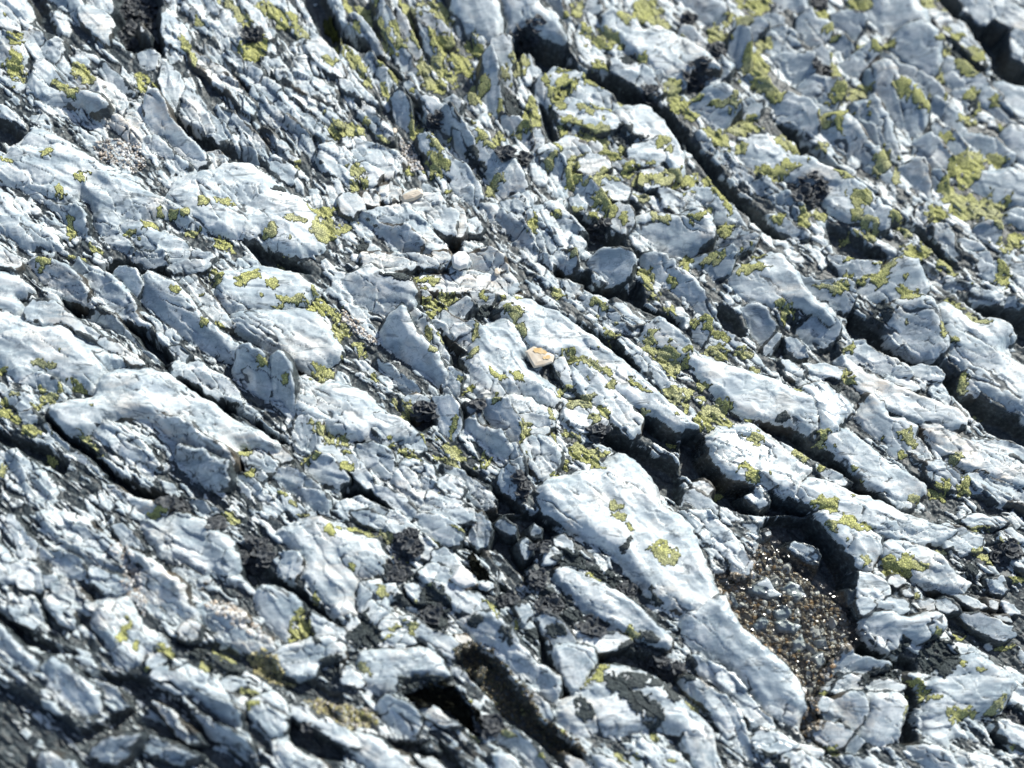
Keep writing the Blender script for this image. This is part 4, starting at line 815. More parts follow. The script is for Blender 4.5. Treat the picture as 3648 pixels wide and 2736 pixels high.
# ------------------------------------------------------------------ the relief as one height field, sampled on a grid
STEP = 0.65; U0, U1, V0, V1 = -80., 745., -75., 575.
nu = int((U1-U0)/STEP)+1; nv = int((V1-V0)/STEP)+1
gu = U0+STEP*np.arange(nu); gv = V0+STEP*np.arange(nv)
GU, GV = np.meshgrid(gu, gv)
CM = 0.01; MD = 1.6/UW           # metres per unit of the grid
wpx = 1.2*fbm(GU/15, GV/15, 3, 3)+.5*fbm(GU/3.6, GV/3.6, 5, 2)
wpy = 1.2*fbm(GU/15+40, GV/15, 4, 3)+.5*fbm(GU/3.6+9, GV/3.6, 6, 2)
WU = GU+wpx; WV = GV+wpy

deepm = np.zeros(GU.shape); whit = np.full(GU.shape, .57)
def window(p, pad):
    a = max(0, int((p[:, 0].min()-pad-U0)/STEP)); b = min(nu, int((p[:, 0].max()+pad-U0)/STEP)+2)
    c = max(0, int((p[:, 1].min()-pad-V0)/STEP)); d = min(nv, int((p[:, 1].max()+pad-V0)/STEP)+2)
    return slice(c, d), slice(a, b)
for ln, ox, oy in tiles(DEEP):
    hd, ps = ln.split(':'); dz, wh = [float(k) for k in hd.split()]
    p = pts(ps, ox, oy); w = window(p, 8)
    m = sst(-2.0, 3.0, sdf(WU[w], WV[w], p))
    deepm[w] = np.maximum(deepm[w], m*dz); whit[w] = whit[w]*(1-m)+wh*m  # darker rock in crevices; a few outlines follow cast shadow, put in as colour
def strike(u, v, deg): c, s = math.cos(R(deg)), math.sin(R(deg)); return u*c+v*s, -u*s+v*c
steep = sst(60, 150, GU)*sst(480, 330, GU)*sst(190, 100, GV)
def shards(su, sv, sd, ls, lt):
    F1, F2, ox, oy, r1, r2, r3 = vor(su/ls, sv/lt, sd)
    z = (r1-.5)*1.7*CM + (ox*ls*(r2-.5)*.5 + oy*lt*((r3-.5)*1.5-.25))*MD
    e = sst(0, .22, F2-F1); return z-(1-e)*.6*CM, r2, e
bz = 0; bw = 0; be = 0
for deg, wt in ((38, 1-steep), (58, steep)):
    s, t = strike(WU*1., WV*1., deg)
    s = s+2*fbm(s/20, t/9, 8, 2); t = t+1.6*fbm(s/26, t/8, 9, 2)
    z1, r1, e1 = shards(s, t, 50+deg, 15, 4.6)
    z2, r2, e2 = shards(s, t, 90+deg, 6, 2.6)
    stri = fbm(s/22, t/1.5, 77, 3)
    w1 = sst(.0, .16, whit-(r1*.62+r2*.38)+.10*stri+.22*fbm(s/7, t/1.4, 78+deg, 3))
    bz = bz+wt*(z1+.45*z2+.22*CM*stri); bw = bw+wt*w1; be = be+wt*np.minimum(e1, .45+.55*e2)
bz = bz+.6*CM*fbm(GU/28, GV/28, 12, 3)
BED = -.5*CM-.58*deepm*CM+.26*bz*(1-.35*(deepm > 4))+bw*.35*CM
H = BED.copy(); OWN = np.full(GU.shape, -1, np.int32)
ATT = np.zeros(GU.shape+(4,), np.float32)      # white, crack, grey, brown
ATT[..., 0] = bw; ATT[..., 1] = (1-be)*.8; ATT[..., 2] = .3
del z1, z2, e1, e2, bz

POOL = pts(PUDDLE, 442.4, 331.8)
PZ = -1.3*CM
pu, pv_ = shiftz(POOL[:, 0], POOL[:, 1], PZ); POOLG = np.stack([pu, pv_], 1)
w = window(POOLG, 10)
dp = sdf(WU[w], WV[w], POOLG); m = sst(-5, 2.5, dp)
H[w] = H[w]*(1-m)+m*(PZ-1.0*CM+.3*CM*fbm(GU[w]/9, GV[w]/9, 31, 2)); ATT[w][..., 0] *= (1-m)
ATT[w][..., 3] = np.maximum(ATT[w][..., 3], m)
INPOOL = np.full(GU.shape, -99.); INPOOL[w] = dp

RIB = []; rndp = (.2, 1., .5, .1, .8, .3, .6)
for k, (ln, ox, oy) in enumerate(tiles(RIBS)):
    hd, ps = ln.split(':'); a = hd.split(); h, t, f, tone = float(a[0]), float(a[1]), float(a[2]), a[3]
    p0 = pts(ps, ox, oy); ctr = p0.mean(0)
    if tone != 'p':              # the beds lean over more towards the upper right and upper middle
        t += .22*float(sst(400, 480, ctr[0])*sst(235, 170, ctr[1]))+.15*float(sst(230, 260, ctr[0])*sst(420, 380, ctr[0])*sst(150, 110, ctr[1]))
    h = h*.8*CM-(.33*CM if tone == 'p' else 0)
    p = np.stack(shiftz(p0[:, 0], p0[:, 1], h-.4*CM), 1)
    if f < .25 and tone != 'p' and A_(p) > 260: p = chaikin(p)
    A = area(p); q = p-p.mean(0); ev, evec = np.linalg.eigh(q.T@q/len(q))
    ax = evec[:, 1]; ax = ax if ax[0] > 0 else -ax
    L = math.sqrt(max(ev[1], 1e-6)); Wd = A/(3.3*L+1e-6)
    RIB.append(dict(h=h, t=t, f=f, tone=tone, p=p, p0=p0, A=A, el=math.sqrt(ev[1]/max(ev[0], 1e-6)), W=Wd))
    w = window(p, 9)
    if w[0].stop <= w[0].start or w[1].stop <= w[1].start: continue
    su = GU[w]; sv = GV[w]
    wk = .8 if tone == 'p' else 1.
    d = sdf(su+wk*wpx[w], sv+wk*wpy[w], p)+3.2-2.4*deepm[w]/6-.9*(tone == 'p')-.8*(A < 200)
    c = p.mean(0)
    s = (su-c[0])*ax[0]+(sv-c[1])*ax[1]; tt = -(su-c[0])*ax[1]+(sv-c[1])*ax[0]
    s = s+1.0*wpx[w]; tt = tt+.8*wpy[w]; sd = 1000+k*3
    dn = ((su-c[0])*(-.62)+(sv-c[1])*.79)*MD        # metres down-dip, towards the lower left
    rr = np.clip(Wd*(.24+.20*float(sst(150, 900, A))), 1.5, 12.0)*(1 if tone != 'p' else 1.6)
    x = np.clip(d/rr, 0, 1); prof = .45*(1-np.sqrt(np.clip(1-(.9*(1-x))**2.2, 0, 1)))/.55+.55*(1-x)**2
    drop = float(np.clip(1.0+rr*.15, 1.1, 2.5))*CM
    big = sst(100, 900, A)
    F1, F2, fx, fy, r1, r2, r3 = vor(s/17+.3*vn(s/9, tt/9, sd), tt/7.5, sd)
    e = sst(0, .09, F2-F1)
    fb = f+.12
    fb = max(f-.05, .04)*1.25
    zf = (r1-.5)*.55*CM*fb+(fx*17*(r2-.5)*.4*fb+fy*7.5*((r3-.5)*1.2)*fb)*MD
    G1, G2, gx, gy, q1, q2, q3 = vor(s/5.2, tt/3.0+.2*vn(s/4, tt/4, sd+1), sd+1)
    e2 = sst(0, .15, G2-G1)
    zg = ((q1-.5)*.32*CM+(gx*5.2*(q2-.5)*.8+gy*3*(q3-.5)*1.3)*MD)*max(0, f-.15)*.5
    sw = fbm(s/22, tt/13, sd+2, 3, .4)*.62*CM*(.5+.5*big)
    # broken conchoidal steps: terraces of a smooth field
    sw = sw*.55+(.24*CM*(.5+.5*big)*conch(s/15+.25*vn(s/7, tt/7, sd+4), tt/9, sd+4)+(.075 if f > .28 else .04)*CM*conch(s/6.2, tt/4.2+.3*vn(s/5, tt/5, sd+5), sd+14))*(.62+f)
    strn = fbm(s/18, tt/1.6, sd+3, 2)*.022*CM*(.4+1.6*f)
    ck = (r3+q3*.3 < -.05+f*1.5)
    crack = (1-e)*ck*(.45+.55*(f > .2)); crack2 = (1-e2)*np.clip(f*1.6-.5, 0, 1)*(q2 > .35)
    z = h-drop*prof+5.*np.minimum(d, 0)*MD-dn*t*(.9+.5*(t > .25))+zf+zg+sw+strn-crack*.28*CM-crack2*.14*CM
    ok = (d > (-3 if tone != 'p' else 0)) & (z > H[w])
    if tone == 'p': ok &= True
    H[w] = np.where(ok, z, H[w]); OWN[w] = np.where(ok, k, OWN[w])
    at = ATT[w]
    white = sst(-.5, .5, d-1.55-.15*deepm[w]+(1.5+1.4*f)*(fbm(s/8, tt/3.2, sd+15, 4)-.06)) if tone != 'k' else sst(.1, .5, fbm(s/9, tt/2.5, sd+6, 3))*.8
    # bluish grey translucent bands and dark seams along the grain, plus some painted shade
    band = fbm(s/26, tt/6, sd+5, 4)
    grey = np.clip(.30*(tone == 'g')+.95*sst(-.1, .8, band)*(.5+f)+.35*((k*37) % 11)/11*(tone == 'w')+.30*float(sst(420, 480, ctr[0])*sst(240, 180, ctr[1]))+.55*np.maximum((1-sst(0, .45, F2-F1))*ck, (1-sst(0, .5, G2-G1))*f)*(fbm(s/8, tt/8, sd+12, 2) > -.2), 0, 1)  # grey-tone faces and upper-right pieces get extra grey, partly shade put into colour
    if tone == 'p': grey[:] = .8; white = np.ones(z.shape)
    seam = sst(.10, .0, np.abs(fbm(s/24, tt/5.5, sd+8, 3)))*sst(-.1, .5, fbm(s/12, tt/7, sd+9, 2))*(.5+.55*f)
    brown = np.clip(.85*(tone == 'b')*sst(-.3, .6, fbm(s/18, tt/10, sd+7, 3))+.5*sst(.2, .9, fbm(s/25, tt/14, sd+10, 2)), 0, 1)
    if tone == 'p': brown[:] = .45*rndp[k % 7]
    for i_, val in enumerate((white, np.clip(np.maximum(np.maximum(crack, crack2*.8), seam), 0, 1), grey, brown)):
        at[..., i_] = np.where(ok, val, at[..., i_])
NR = len(RIB)
# long seams of dark mica that follow the grain across block after block
for deg, wt in ((37, 1-steep), (57, steep)):
    s, t = strike(WU, WV, deg); t = t+4*vn(s/70, t/60, 401)+1.5*vn(s/18, t/14, 402)
    for sc, th, sd in ((11., .055, 410), (5., .075, 420)):
        n = fbm(s/(sc*7), t/sc, sd, 3); gate = sst(-.05, .3, fbm(s/60, t/16, sd+3, 2)+.12*(sc > 8))
        g = sst(th, th*.25, np.abs(n))*gate*(wt > .5)*(INPOOL < -3)
        H -= g*.24*CM*(1 if sc > 8 else .5); ATT[..., 1] = np.maximum(ATT[..., 1], g*(.95 if sc > 8 else .75))
WET = np.where(INPOOL > -14, sst(-14, -3, INPOOL), 0)
for k, r in enumerate(RIB):
    if r['tone'] == 's': WET = np.where(OWN == k, 1, WET)
GX, GY = unproj(GU, GV, 0.)      # world position of each grid point
def samp(u, v):                  # height of the finished relief
    x = np.clip((np.asarray(u)-U0)/STEP, 0, nu-1.001); y = np.clip((np.asarray(v)-V0)/STEP, 0, nv-1.001)
    i = x.astype(int); j = y.astype(int); a = x-i; b = y-j
    return (H[j, i]*(1-a)+H[j, i+1]*a)*(1-b)+(H[j+1, i]*(1-a)+H[j+1, i+1]*a)*b
def ownat(u, v):
    return int(OWN[int(np.clip((v-V0)/STEP, 0, nv-1)), int(np.clip((u-U0)/STEP, 0, nu-1))])
def seen(u, v):                  # ground-grid point whose surface is seen at photo position (u, v)
    z = .03
    for _ in range(60):
        a, b = shiftz(np.array(u, float), np.array(v, float), z)
        if samp(a, b) >= z: break
        z -= .002
    return float(a), float(b), z

# ------------------------------------------------------------------ materials
def mat(name):
    m = bpy.data.materials.new(name); m.use_nodes = True; m.node_tree.nodes.clear()
    return m, m.node_tree, m.node_tree.nodes.new, m.node_tree.links.new
def ramp(N, Lk, src, stops):
    r = N('ShaderNodeValToRGB'); cr = r.color_ramp
    while len(cr.elements) < len(stops): cr.elements.new(.5)
    for e, (p_, c_) in zip(cr.elements, stops):
        e.position = p_; e.color = tuple(c_)+(1,) if hasattr(c_, '__len__') else (c_, c_, c_, 1)
    Lk(src, r.inputs[0]); return r.outputs[0]
def noise(N, Lk, co, sc, det=4, rough=.6, dist=0):
    n = N('ShaderNodeTexNoise'); n.inputs['Scale'].default_value = sc; n.inputs['Detail'].default_value = det
    n.inputs['Roughness'].default_value = rough; n.inputs['Distortion'].default_value = dist
    Lk(co, n.inputs['Vector']); return n.outputs[0]
def mixc(N, Lk, fac, a, b):
    m = N('ShaderNodeMix'); m.data_type = 'RGBA'
    for val, i in ((fac, 0), (a, 6), (b, 7)):
        if hasattr(val, 'links') or isinstance(val, bpy.types.NodeSocket): Lk(val, m.inputs[i])
        else: m.inputs[i].default_value = val if i == 0 else tuple(val)+(1,)
    return m.outputs[2]
def math_(N, Lk, op, a, b=0., c=None):
    m = N('ShaderNodeMath'); m.operation = op
    for i, val in enumerate((a, b, c)):
        if val is None: continue
        if isinstance(val, bpy.types.NodeSocket): Lk(val, m.inputs[i])
        else: m.inputs[i].default_value = val
    return m.outputs[0]
def rock_material():
    m, T, N, Lk = mat('weathered_quartz_and_schist')
    out = N('ShaderNodeOutputMaterial'); p = N('ShaderNodeBsdfPrincipled')
    at = N('ShaderNodeAttribute'); at.attribute_name = 'rock'
    se = N('ShaderNodeSeparateColor'); Lk(at.outputs['Color'], se.inputs[0])
    white, crack, grey, brown = se.outputs[0], se.outputs[1], se.outputs[2], at.outputs['Alpha']
    wt = N('ShaderNodeAttribute'); wt.attribute_name = 'wet'; wet = wt.outputs['Fac']
    co = N('ShaderNodeTexCoord').outputs['Object']
    mp = N('ShaderNodeMapping'); mp.inputs['Rotation'].default_value = (0, 0, R(38)); mp.inputs['Scale'].default_value = (.35, 1.4, 1)
    Lk(co, mp.inputs[0]); gr = mp.outputs[0]
    n1 = noise(N, Lk, gr, 26, 6, .62, .3); n2 = noise(N, Lk, co, 160, 5, .7); n3 = noise(N, Lk, co, 620, 3, .7)
    n4 = noise(N, Lk, gr, 75, 5, .65, .6)
    q = ramp(N, Lk, n1, [(.37, (.36, .425, .47)), (.44, (.61, .675, .685)), (.52, (.79, .83, .82)), (.60, (.84, .865, .85)), (.70, (.63, .69, .70))])
    g2 = math_(N, Lk, 'MULTIPLY', grey, math_(N, Lk, 'ADD', math_(N, Lk, 'MULTIPLY', n4, 1.3), .25))
    q = mixc(N, Lk, g2, q, (.27, .33, .375))
    q = mixc(N, Lk, math_(N, Lk, 'MULTIPLY', brown, ramp(N, Lk, n4, [(.35, 0.), (.65, .85)])), q, (.76, .66, .54))
    # wandering bluish veins and thin dark joints along the grain
    def iso(src, wid, c=.5):
        return ramp(N, Lk, math_(N, Lk, 'ABSOLUTE', math_(N, Lk, 'SUBTRACT', src, c)), [(0., 1.), (wid, 0.)])
    va = noise(N, Lk, gr, 33, 5, .6, .5); vb = noise(N, Lk, gr, 15, 6, .58, .8); vc = noise(N, Lk, co, 30, 3, .5)
    gate = ramp(N, Lk, vc, [(.44, 0.), (.56, 1.)]); gate2 = ramp(N, Lk, vc, [(.40, 1.), (.52, 0.)])
    q = mixc(N, Lk, math_(N, Lk, 'MULTIPLY', iso(va, .07), math_(N, Lk, 'MULTIPLY', gate, .75)), q, (.33, .41, .45))
    q = mixc(N, Lk, math_(N, Lk, 'MULTIPLY', iso(vb, .026), math_(N, Lk, 'MULTIPLY', gate2, .85)), q, (.10, .125, .14))
    q = mixc(N, Lk, math_(N, Lk, 'MULTIPLY', iso(noise(N, Lk, co, 48, 4, .6, .4), .022), math_(N, Lk, 'MULTIPLY', gate, .6)), q, (.16, .19, .21))
    # specks and hair-fine dark seams in the quartz
    sp = ramp(N, Lk, n2, [(.36, 1.), (.44, 0.)])
    q = mixc(N, Lk, math_(N, Lk, 'MULTIPLY', sp, .45), q, (.25, .29, .33))
    vr = N('ShaderNodeTexVoronoi'); vr.feature = 'DISTANCE_TO_EDGE'; vr.inputs['Scale'].default_value = 46
    wm = N('ShaderNodeVectorMath'); wm.operation = 'ADD'
    wn = N('ShaderNodeTexNoise'); wn.inputs['Scale'].default_value = 60; Lk(gr, wn.inputs['Vector'])
    wsc = N('ShaderNodeVectorMath'); wsc.operation = 'SCALE'; wsc.inputs[3].default_value = .03; Lk(wn.outputs[1], wsc.inputs[0])
    Lk(gr, wm.inputs[0]); Lk(wsc.outputs[0], wm.inputs[1]); Lk(wm.outputs[0], vr.inputs['Vector'])
    hair = ramp(N, Lk, vr.outputs[0], [(.0, 1.), (.035, 0.)])
    hm = ramp(N, Lk, n1, [(.42, .0), (.58, .75)])
    q = mixc(N, Lk, math_(N, Lk, 'MULTIPLY', hair, math_(N, Lk, 'MULTIPLY', hm, math_(N, Lk, 'MULTIPLY', grey, .8))), q, (.16, .19, .22))
    ck = ramp(N, Lk, math_(N, Lk, 'ADD', crack, math_(N, Lk, 'MULTIPLY', math_(N, Lk, 'SUBTRACT', n2, .5), .9)), [(.42, 0.), (.72, .93)])
    q = mixc(N, Lk, ck, q, (.055, .068, .076))
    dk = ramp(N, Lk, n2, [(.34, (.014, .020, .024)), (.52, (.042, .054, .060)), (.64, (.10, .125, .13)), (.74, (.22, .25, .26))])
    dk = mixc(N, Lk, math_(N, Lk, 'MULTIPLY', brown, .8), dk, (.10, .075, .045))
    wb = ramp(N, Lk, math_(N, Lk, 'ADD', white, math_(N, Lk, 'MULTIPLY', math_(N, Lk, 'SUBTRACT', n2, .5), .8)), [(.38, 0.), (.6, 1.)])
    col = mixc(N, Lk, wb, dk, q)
    Lk(col, p.inputs['Base Color'])
    ro = ramp(N, Lk, n2, [(.3, .34), (.7, .62)])
    ro = math_(N, Lk, 'MULTIPLY', ro, math_(N, Lk, 'SUBTRACT', 1., math_(N, Lk, 'MULTIPLY', wet, .5)))
    Lk(ro, p.inputs['Roughness'])
    p.inputs['IOR'].default_value = 1.5
    p.inputs['Subsurface Weight'].default_value = SSS
    p.inputs['Subsurface Radius'].default_value = (.9, 1., 1.1); p.inputs['Subsurface Scale'].default_value = .0045
    b1 = N('ShaderNodeBump'); b1.inputs['Distance'].default_value = .0006; b1.inputs['Strength'].default_value = .2; Lk(n4, b1.inputs['Height'])
    b2 = N('ShaderNodeBump'); b2.inputs['Distance'].default_value = .0004; b2.inputs['Strength'].default_value = .8; Lk(n2, b2.inputs['Height']); Lk(b1.outputs[0], b2.inputs['Normal'])
    b3 = N('ShaderNodeBump'); b3.inputs['Distance'].default_value = .0005; b3.inputs['Strength'].default_value = .8; Lk(n3, b3.inputs['Height']); Lk(b2.outputs[0], b3.inputs['Normal'])
    Lk(b3.outputs[0], p.inputs['Normal']); Lk(p.outputs[0], out.inputs[0])
    # a film of water where the rock is wet
    Lk(math_(N, Lk, 'MULTIPLY', wet, ramp(N, Lk, n4, [(.36, .1), (.56, 1.)])), p.inputs['Coat Weight']); p.inputs['Coat Roughness'].default_value = .24
    b4 = N('ShaderNodeBump'); b4.inputs['Distance'].default_value = .0010; b4.inputs['Strength'].default_value = .9
    Lk(noise(N, Lk, co, 150, 2, .5), b4.inputs['Height']); Lk(b4.outputs[0], p.inputs['Coat Normal']); return m
SSS = 0.38
M_ROCK = rock_material()
def lichen_material(name, c0, c1, rimc, sc):
    m, T, N, Lk = mat(name)
    out = N('ShaderNodeOutputMaterial'); p = N('ShaderNodeBsdfPrincipled')
    at = N('ShaderNodeAttribute'); at.attribute_name = 'rim'
    co = N('ShaderNodeTexCoord').outputs['Object']
    n = noise(N, Lk, co, sc, 4, .7); nb = noise(N, Lk, co, sc*.14, 3, .6)
    c = mixc(N, Lk, ramp(N, Lk, n, [(.3, 0.), (.7, 1.)]), c0, c1)
    c = mixc(N, Lk, ramp(N, Lk, nb, [(.42, 0.), (.75, .5)]), c, [k*.6 for k in c0])
    c = mixc(N, Lk, ramp(N, Lk, noise(N, Lk, co, 13, 3, .6), [(.44, 0.), (.66, .5)]), c, [sum(c1)/3*.55+k*.4 for k in c1])
    v = N('ShaderNodeTexVoronoi'); v.feature = 'DISTANCE_TO_EDGE'; v.inputs['Scale'].default_value = sc*.75; Lk(co, v.inputs['Vector'])
    ar = ramp(N, Lk, v.outputs[0], [(.04, 1.), (.22, 0.)])
    f = math_(N, Lk, 'MAXIMUM', math_(N, Lk, 'MULTIPLY', ar, .72), at.outputs['Fac'])
    c = mixc(N, Lk, f, c, rimc)
    Lk(c, p.inputs['Base Color']); p.inputs['Roughness'].default_value = .85; p.inputs['Specular IOR Level'].default_value = .25
    b = N('ShaderNodeBump'); b.inputs['Distance'].default_value = .0007; b.inputs['Strength'].default_value = .8; Lk(v.outputs[0], b.inputs['Height'])
    b2 = N('ShaderNodeBump'); b2.inputs['Distance'].default_value = .0008; b2.inputs['Strength'].default_value = .7; Lk(n, b2.inputs['Height']); Lk(b.outputs[0], b2.inputs['Normal'])
    Lk(b2.outputs[0], p.inputs['Normal']); Lk(p.outputs[0], out.inputs[0]); return m
M_LICH = lichen_material('map_lichen', (.46, .48, .14), (.70, .69, .31), (.035, .045, .03), 420)
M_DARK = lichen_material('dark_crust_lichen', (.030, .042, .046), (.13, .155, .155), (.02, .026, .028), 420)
M_MOSS = lichen_material('black_moss', (.010, .012, .008), (.035, .036, .02), (.006, .007, .005), 500)
M_GMOS = lichen_material('green_moss', (.05, .065, .008), (.11, .12, .02), (.015, .02, .005), 420)
def simple(name, c0, c1, sc, rough=.8, spec=.3, attr=None):
    m, T, N, Lk = mat(name)
    out = N('ShaderNodeOutputMaterial'); p = N('ShaderNodeBsdfPrincipled'); co = N('ShaderNodeTexCoord').outputs['Object']
    n = noise(N, Lk, co, sc, 5, .65)
    c = mixc(N, Lk, ramp(N, Lk, n, [(.32, 0.), (.68, 1.)]), c0, c1)
    if attr:
        a = N('ShaderNodeAttribute'); a.attribute_name = attr
        mm = N('ShaderNodeMix'); mm.data_type = 'RGBA'; mm.blend_type = 'MULTIPLY'; mm.inputs[0].default_value = 1
        Lk(c, mm.inputs[6]); Lk(a.outputs['Color'], mm.inputs[7]); c = mm.outputs[2]
    Lk(c, p.inputs['Base Color']); p.inputs['Roughness'].default_value = rough; p.inputs['Specular IOR Level'].default_value = spec
    b = N('ShaderNodeBump'); b.inputs['Distance'].default_value = .001; b.inputs['Strength'].default_value = .7
    Lk(n, b.inputs['Height']); Lk(b.outputs[0], p.inputs['Normal']); Lk(p.outputs[0], out.inputs[0]); return m
M_CURL = simple('curled_rock_tripe', (.016, .019, .023), (.10, .11, .12), 240, .55, .45)
M_GRAV = simple('gravel_grains', (.7, .7, .7), (1, 1, 1), 500, .30, .5, 'tintc')
M_CREAM = simple('cream_quartz', (.58, .48, .36), (.72, .65, .54), 60, .45, .4)
M_ORNG = simple('ochre_stain', (.66, .42, .16), (.74, .60, .38), 140, .6, .3)

# ------------------------------------------------------------------ meshes cut out of the relief
def link(o): SC.collection.objects.link(o); return o
def mesh_from(name, V, F, M, att=None, smooth=True):
    me = bpy.data.meshes.new(name)
    V = np.ascontiguousarray(V, np.float32); F = np.ascontiguousarray(F, np.int32)
    n, k = F.shape
    me.vertices.add(len(V)); me.vertices.foreach_set('co', V.ravel())
    me.loops.add(n*k); me.loops.foreach_set('vertex_index', F.ravel())
    me.polygons.add(n); me.polygons.foreach_set('loop_start', np.arange(0, n*k, k, dtype=np.int32))
    try: me.polygons.foreach_set('loop_total', np.full(n, k, np.int32))
    except Exception: pass
    me.polygons.foreach_set('use_smooth', np.full(n, smooth, bool))
    for an, ty, arr in (att or []):
        a = me.attributes.new(an, ty, 'POINT')
        a.data.foreach_set('color' if ty == 'FLOAT_COLOR' else 'value', np.ascontiguousarray(arr, np.float32).ravel())
    me.update(); me.validate(); me.materials.append(M)
    return link(bpy.data.objects.new(name, me))
def cut(name, fmask, X, Y, Z, base, M, atts, skirt=True):
    """quads whose lower-left corner is marked, plus side walls down to `base` and a floor"""
    j, i = np.nonzero(fmask[:-1, :-1]); n2 = Z.shape[1]
    if len(j) < 4: return None
    q = np.stack([(j+1)*n2+i, (j+1)*n2+i+1, j*n2+i+1, j*n2+i], 1)
    ids, inv = np.unique(q, return_inverse=True); F = inv.reshape(q.shape)
    V = np.stack([X.ravel()[ids], Y.ravel()[ids], Z.ravel()[ids]], 1)
    at = [(a, t, arr.reshape(-1, 4)[ids] if t == 'FLOAT_COLOR' else arr.ravel()[ids]) for a, t, arr in atts]
    if skirt:
        e = np.concatenate([F[:, [0, 1]], F[:, [1, 2]], F[:, [2, 3]], F[:, [3, 0]]])
        key = e[:, 0].astype(np.int64)*len(V)+e[:, 1]; rev = e[:, 1].astype(np.int64)*len(V)+e[:, 0]
        be = e[~np.isin(key, rev)]
        bv, bi = np.unique(be, return_inverse=True); bi = bi.reshape(be.shape)+len(V)
        bot = V[bv].copy(); bot[:, 2] = np.minimum(bot[:, 2]-.002, base if np.isscalar(base) else base.ravel()[ids][bv])
        cen = bot.mean(0)[None]; cid = len(V)+len(bv)
        side = np.stack([be[:, 1], be[:, 0], bi[:, 0], bi[:, 1]], 1)
        V = np.concatenate([V, bot]); F = np.concatenate([F, side])
        at = [(a, t, np.concatenate([arr, arr[bv]])) for a, t, arr in at]
    return mesh_from(name, V, F, M, at)
def tag(o, label=None, cat=None, group=None, kind=None):
    if label: o['label'] = label
    if cat: o['category'] = cat
    if group: o['group'] = group
    if kind: o['kind'] = kind
ATTS = [('rock', 'FLOAT_COLOR', ATT), ('wet', 'FLOAT', WET)]
bed = cut('bedrock', OWN < 0, GX, GY, H, -.1, M_ROCK, ATTS, False)
tag(bed, kind='structure')
# the rock below the loose pieces: a coarse sheet that reaches far past the picture
cs = 6; uu, vv = np.meshgrid(np.linspace(U0-500, U1+500, 620), np.linspace(V0-250, V1+400, 460))
cx, cy = unproj(uu, vv, 0.)
ins = (uu > U0+14) & (uu < U1-14) & (vv > V0+14) & (vv < V1-14)
s_, t_ = strike(uu, vv, 38); t_ = t_+5*vn(s_/30, t_/20, 66)
cz = np.where(ins, -.12, -.03+.02*fbm(uu/40, vv/40, 61, 3)+.022*conch(s_/42, t_/13, 64)+.008*conch(s_/17, t_/6, 65))
ca = np.zeros(uu.shape+(4,)); ca[..., 0] = sst(-.45, -.1, fbm(s_/26, t_/4, 62, 4)); ca[..., 1] = sst(.12, .02, np.abs(fbm(s_/50, t_/7, 63, 3))); ca[..., 2] = .3
sub = cut('ground', np.ones(uu.shape, bool), cx, cy, cz, 0, M_ROCK, [('rock', 'FLOAT_COLOR', ca)], False)
tag(sub, kind='structure')

THINGS = []       # (object, kind words, photo position, size, shape words, tone words, family)
order = np.argsort(OWN.ravel(), kind='stable')
for k, r in enumerate(RIB):
    w = window(r['p'], 4); m = OWN[w] == k
    if m.sum() < 12: continue
    el, A = r['el'], r['A']
    if r['tone'] == 'p': nm = 'submerged_stone'
    elif el > 2.6 and A > 160: nm = 'quartz_rib'
    elif A > 900: nm = 'quartz_slab'
    elif A > 150: nm = 'quartz_block'
    else: nm = 'quartz_shard'
    if r['tone'] == 'k': nm = 'schist_slab'
    o = cut(nm, m, GX[w], GY[w], H[w], -.085 if r['tone'] != 'p' else PZ-.02, M_ROCK, [(a, t, arr[w]) for a, t, arr in ATTS])
    if o is None: continue
    THINGS.append(dict(o=o, nm=nm, c=r['p0'].mean(0), A=A, el=el, tone=r['tone'], f=r['f'], t=r['t'], poly=r['p0']))
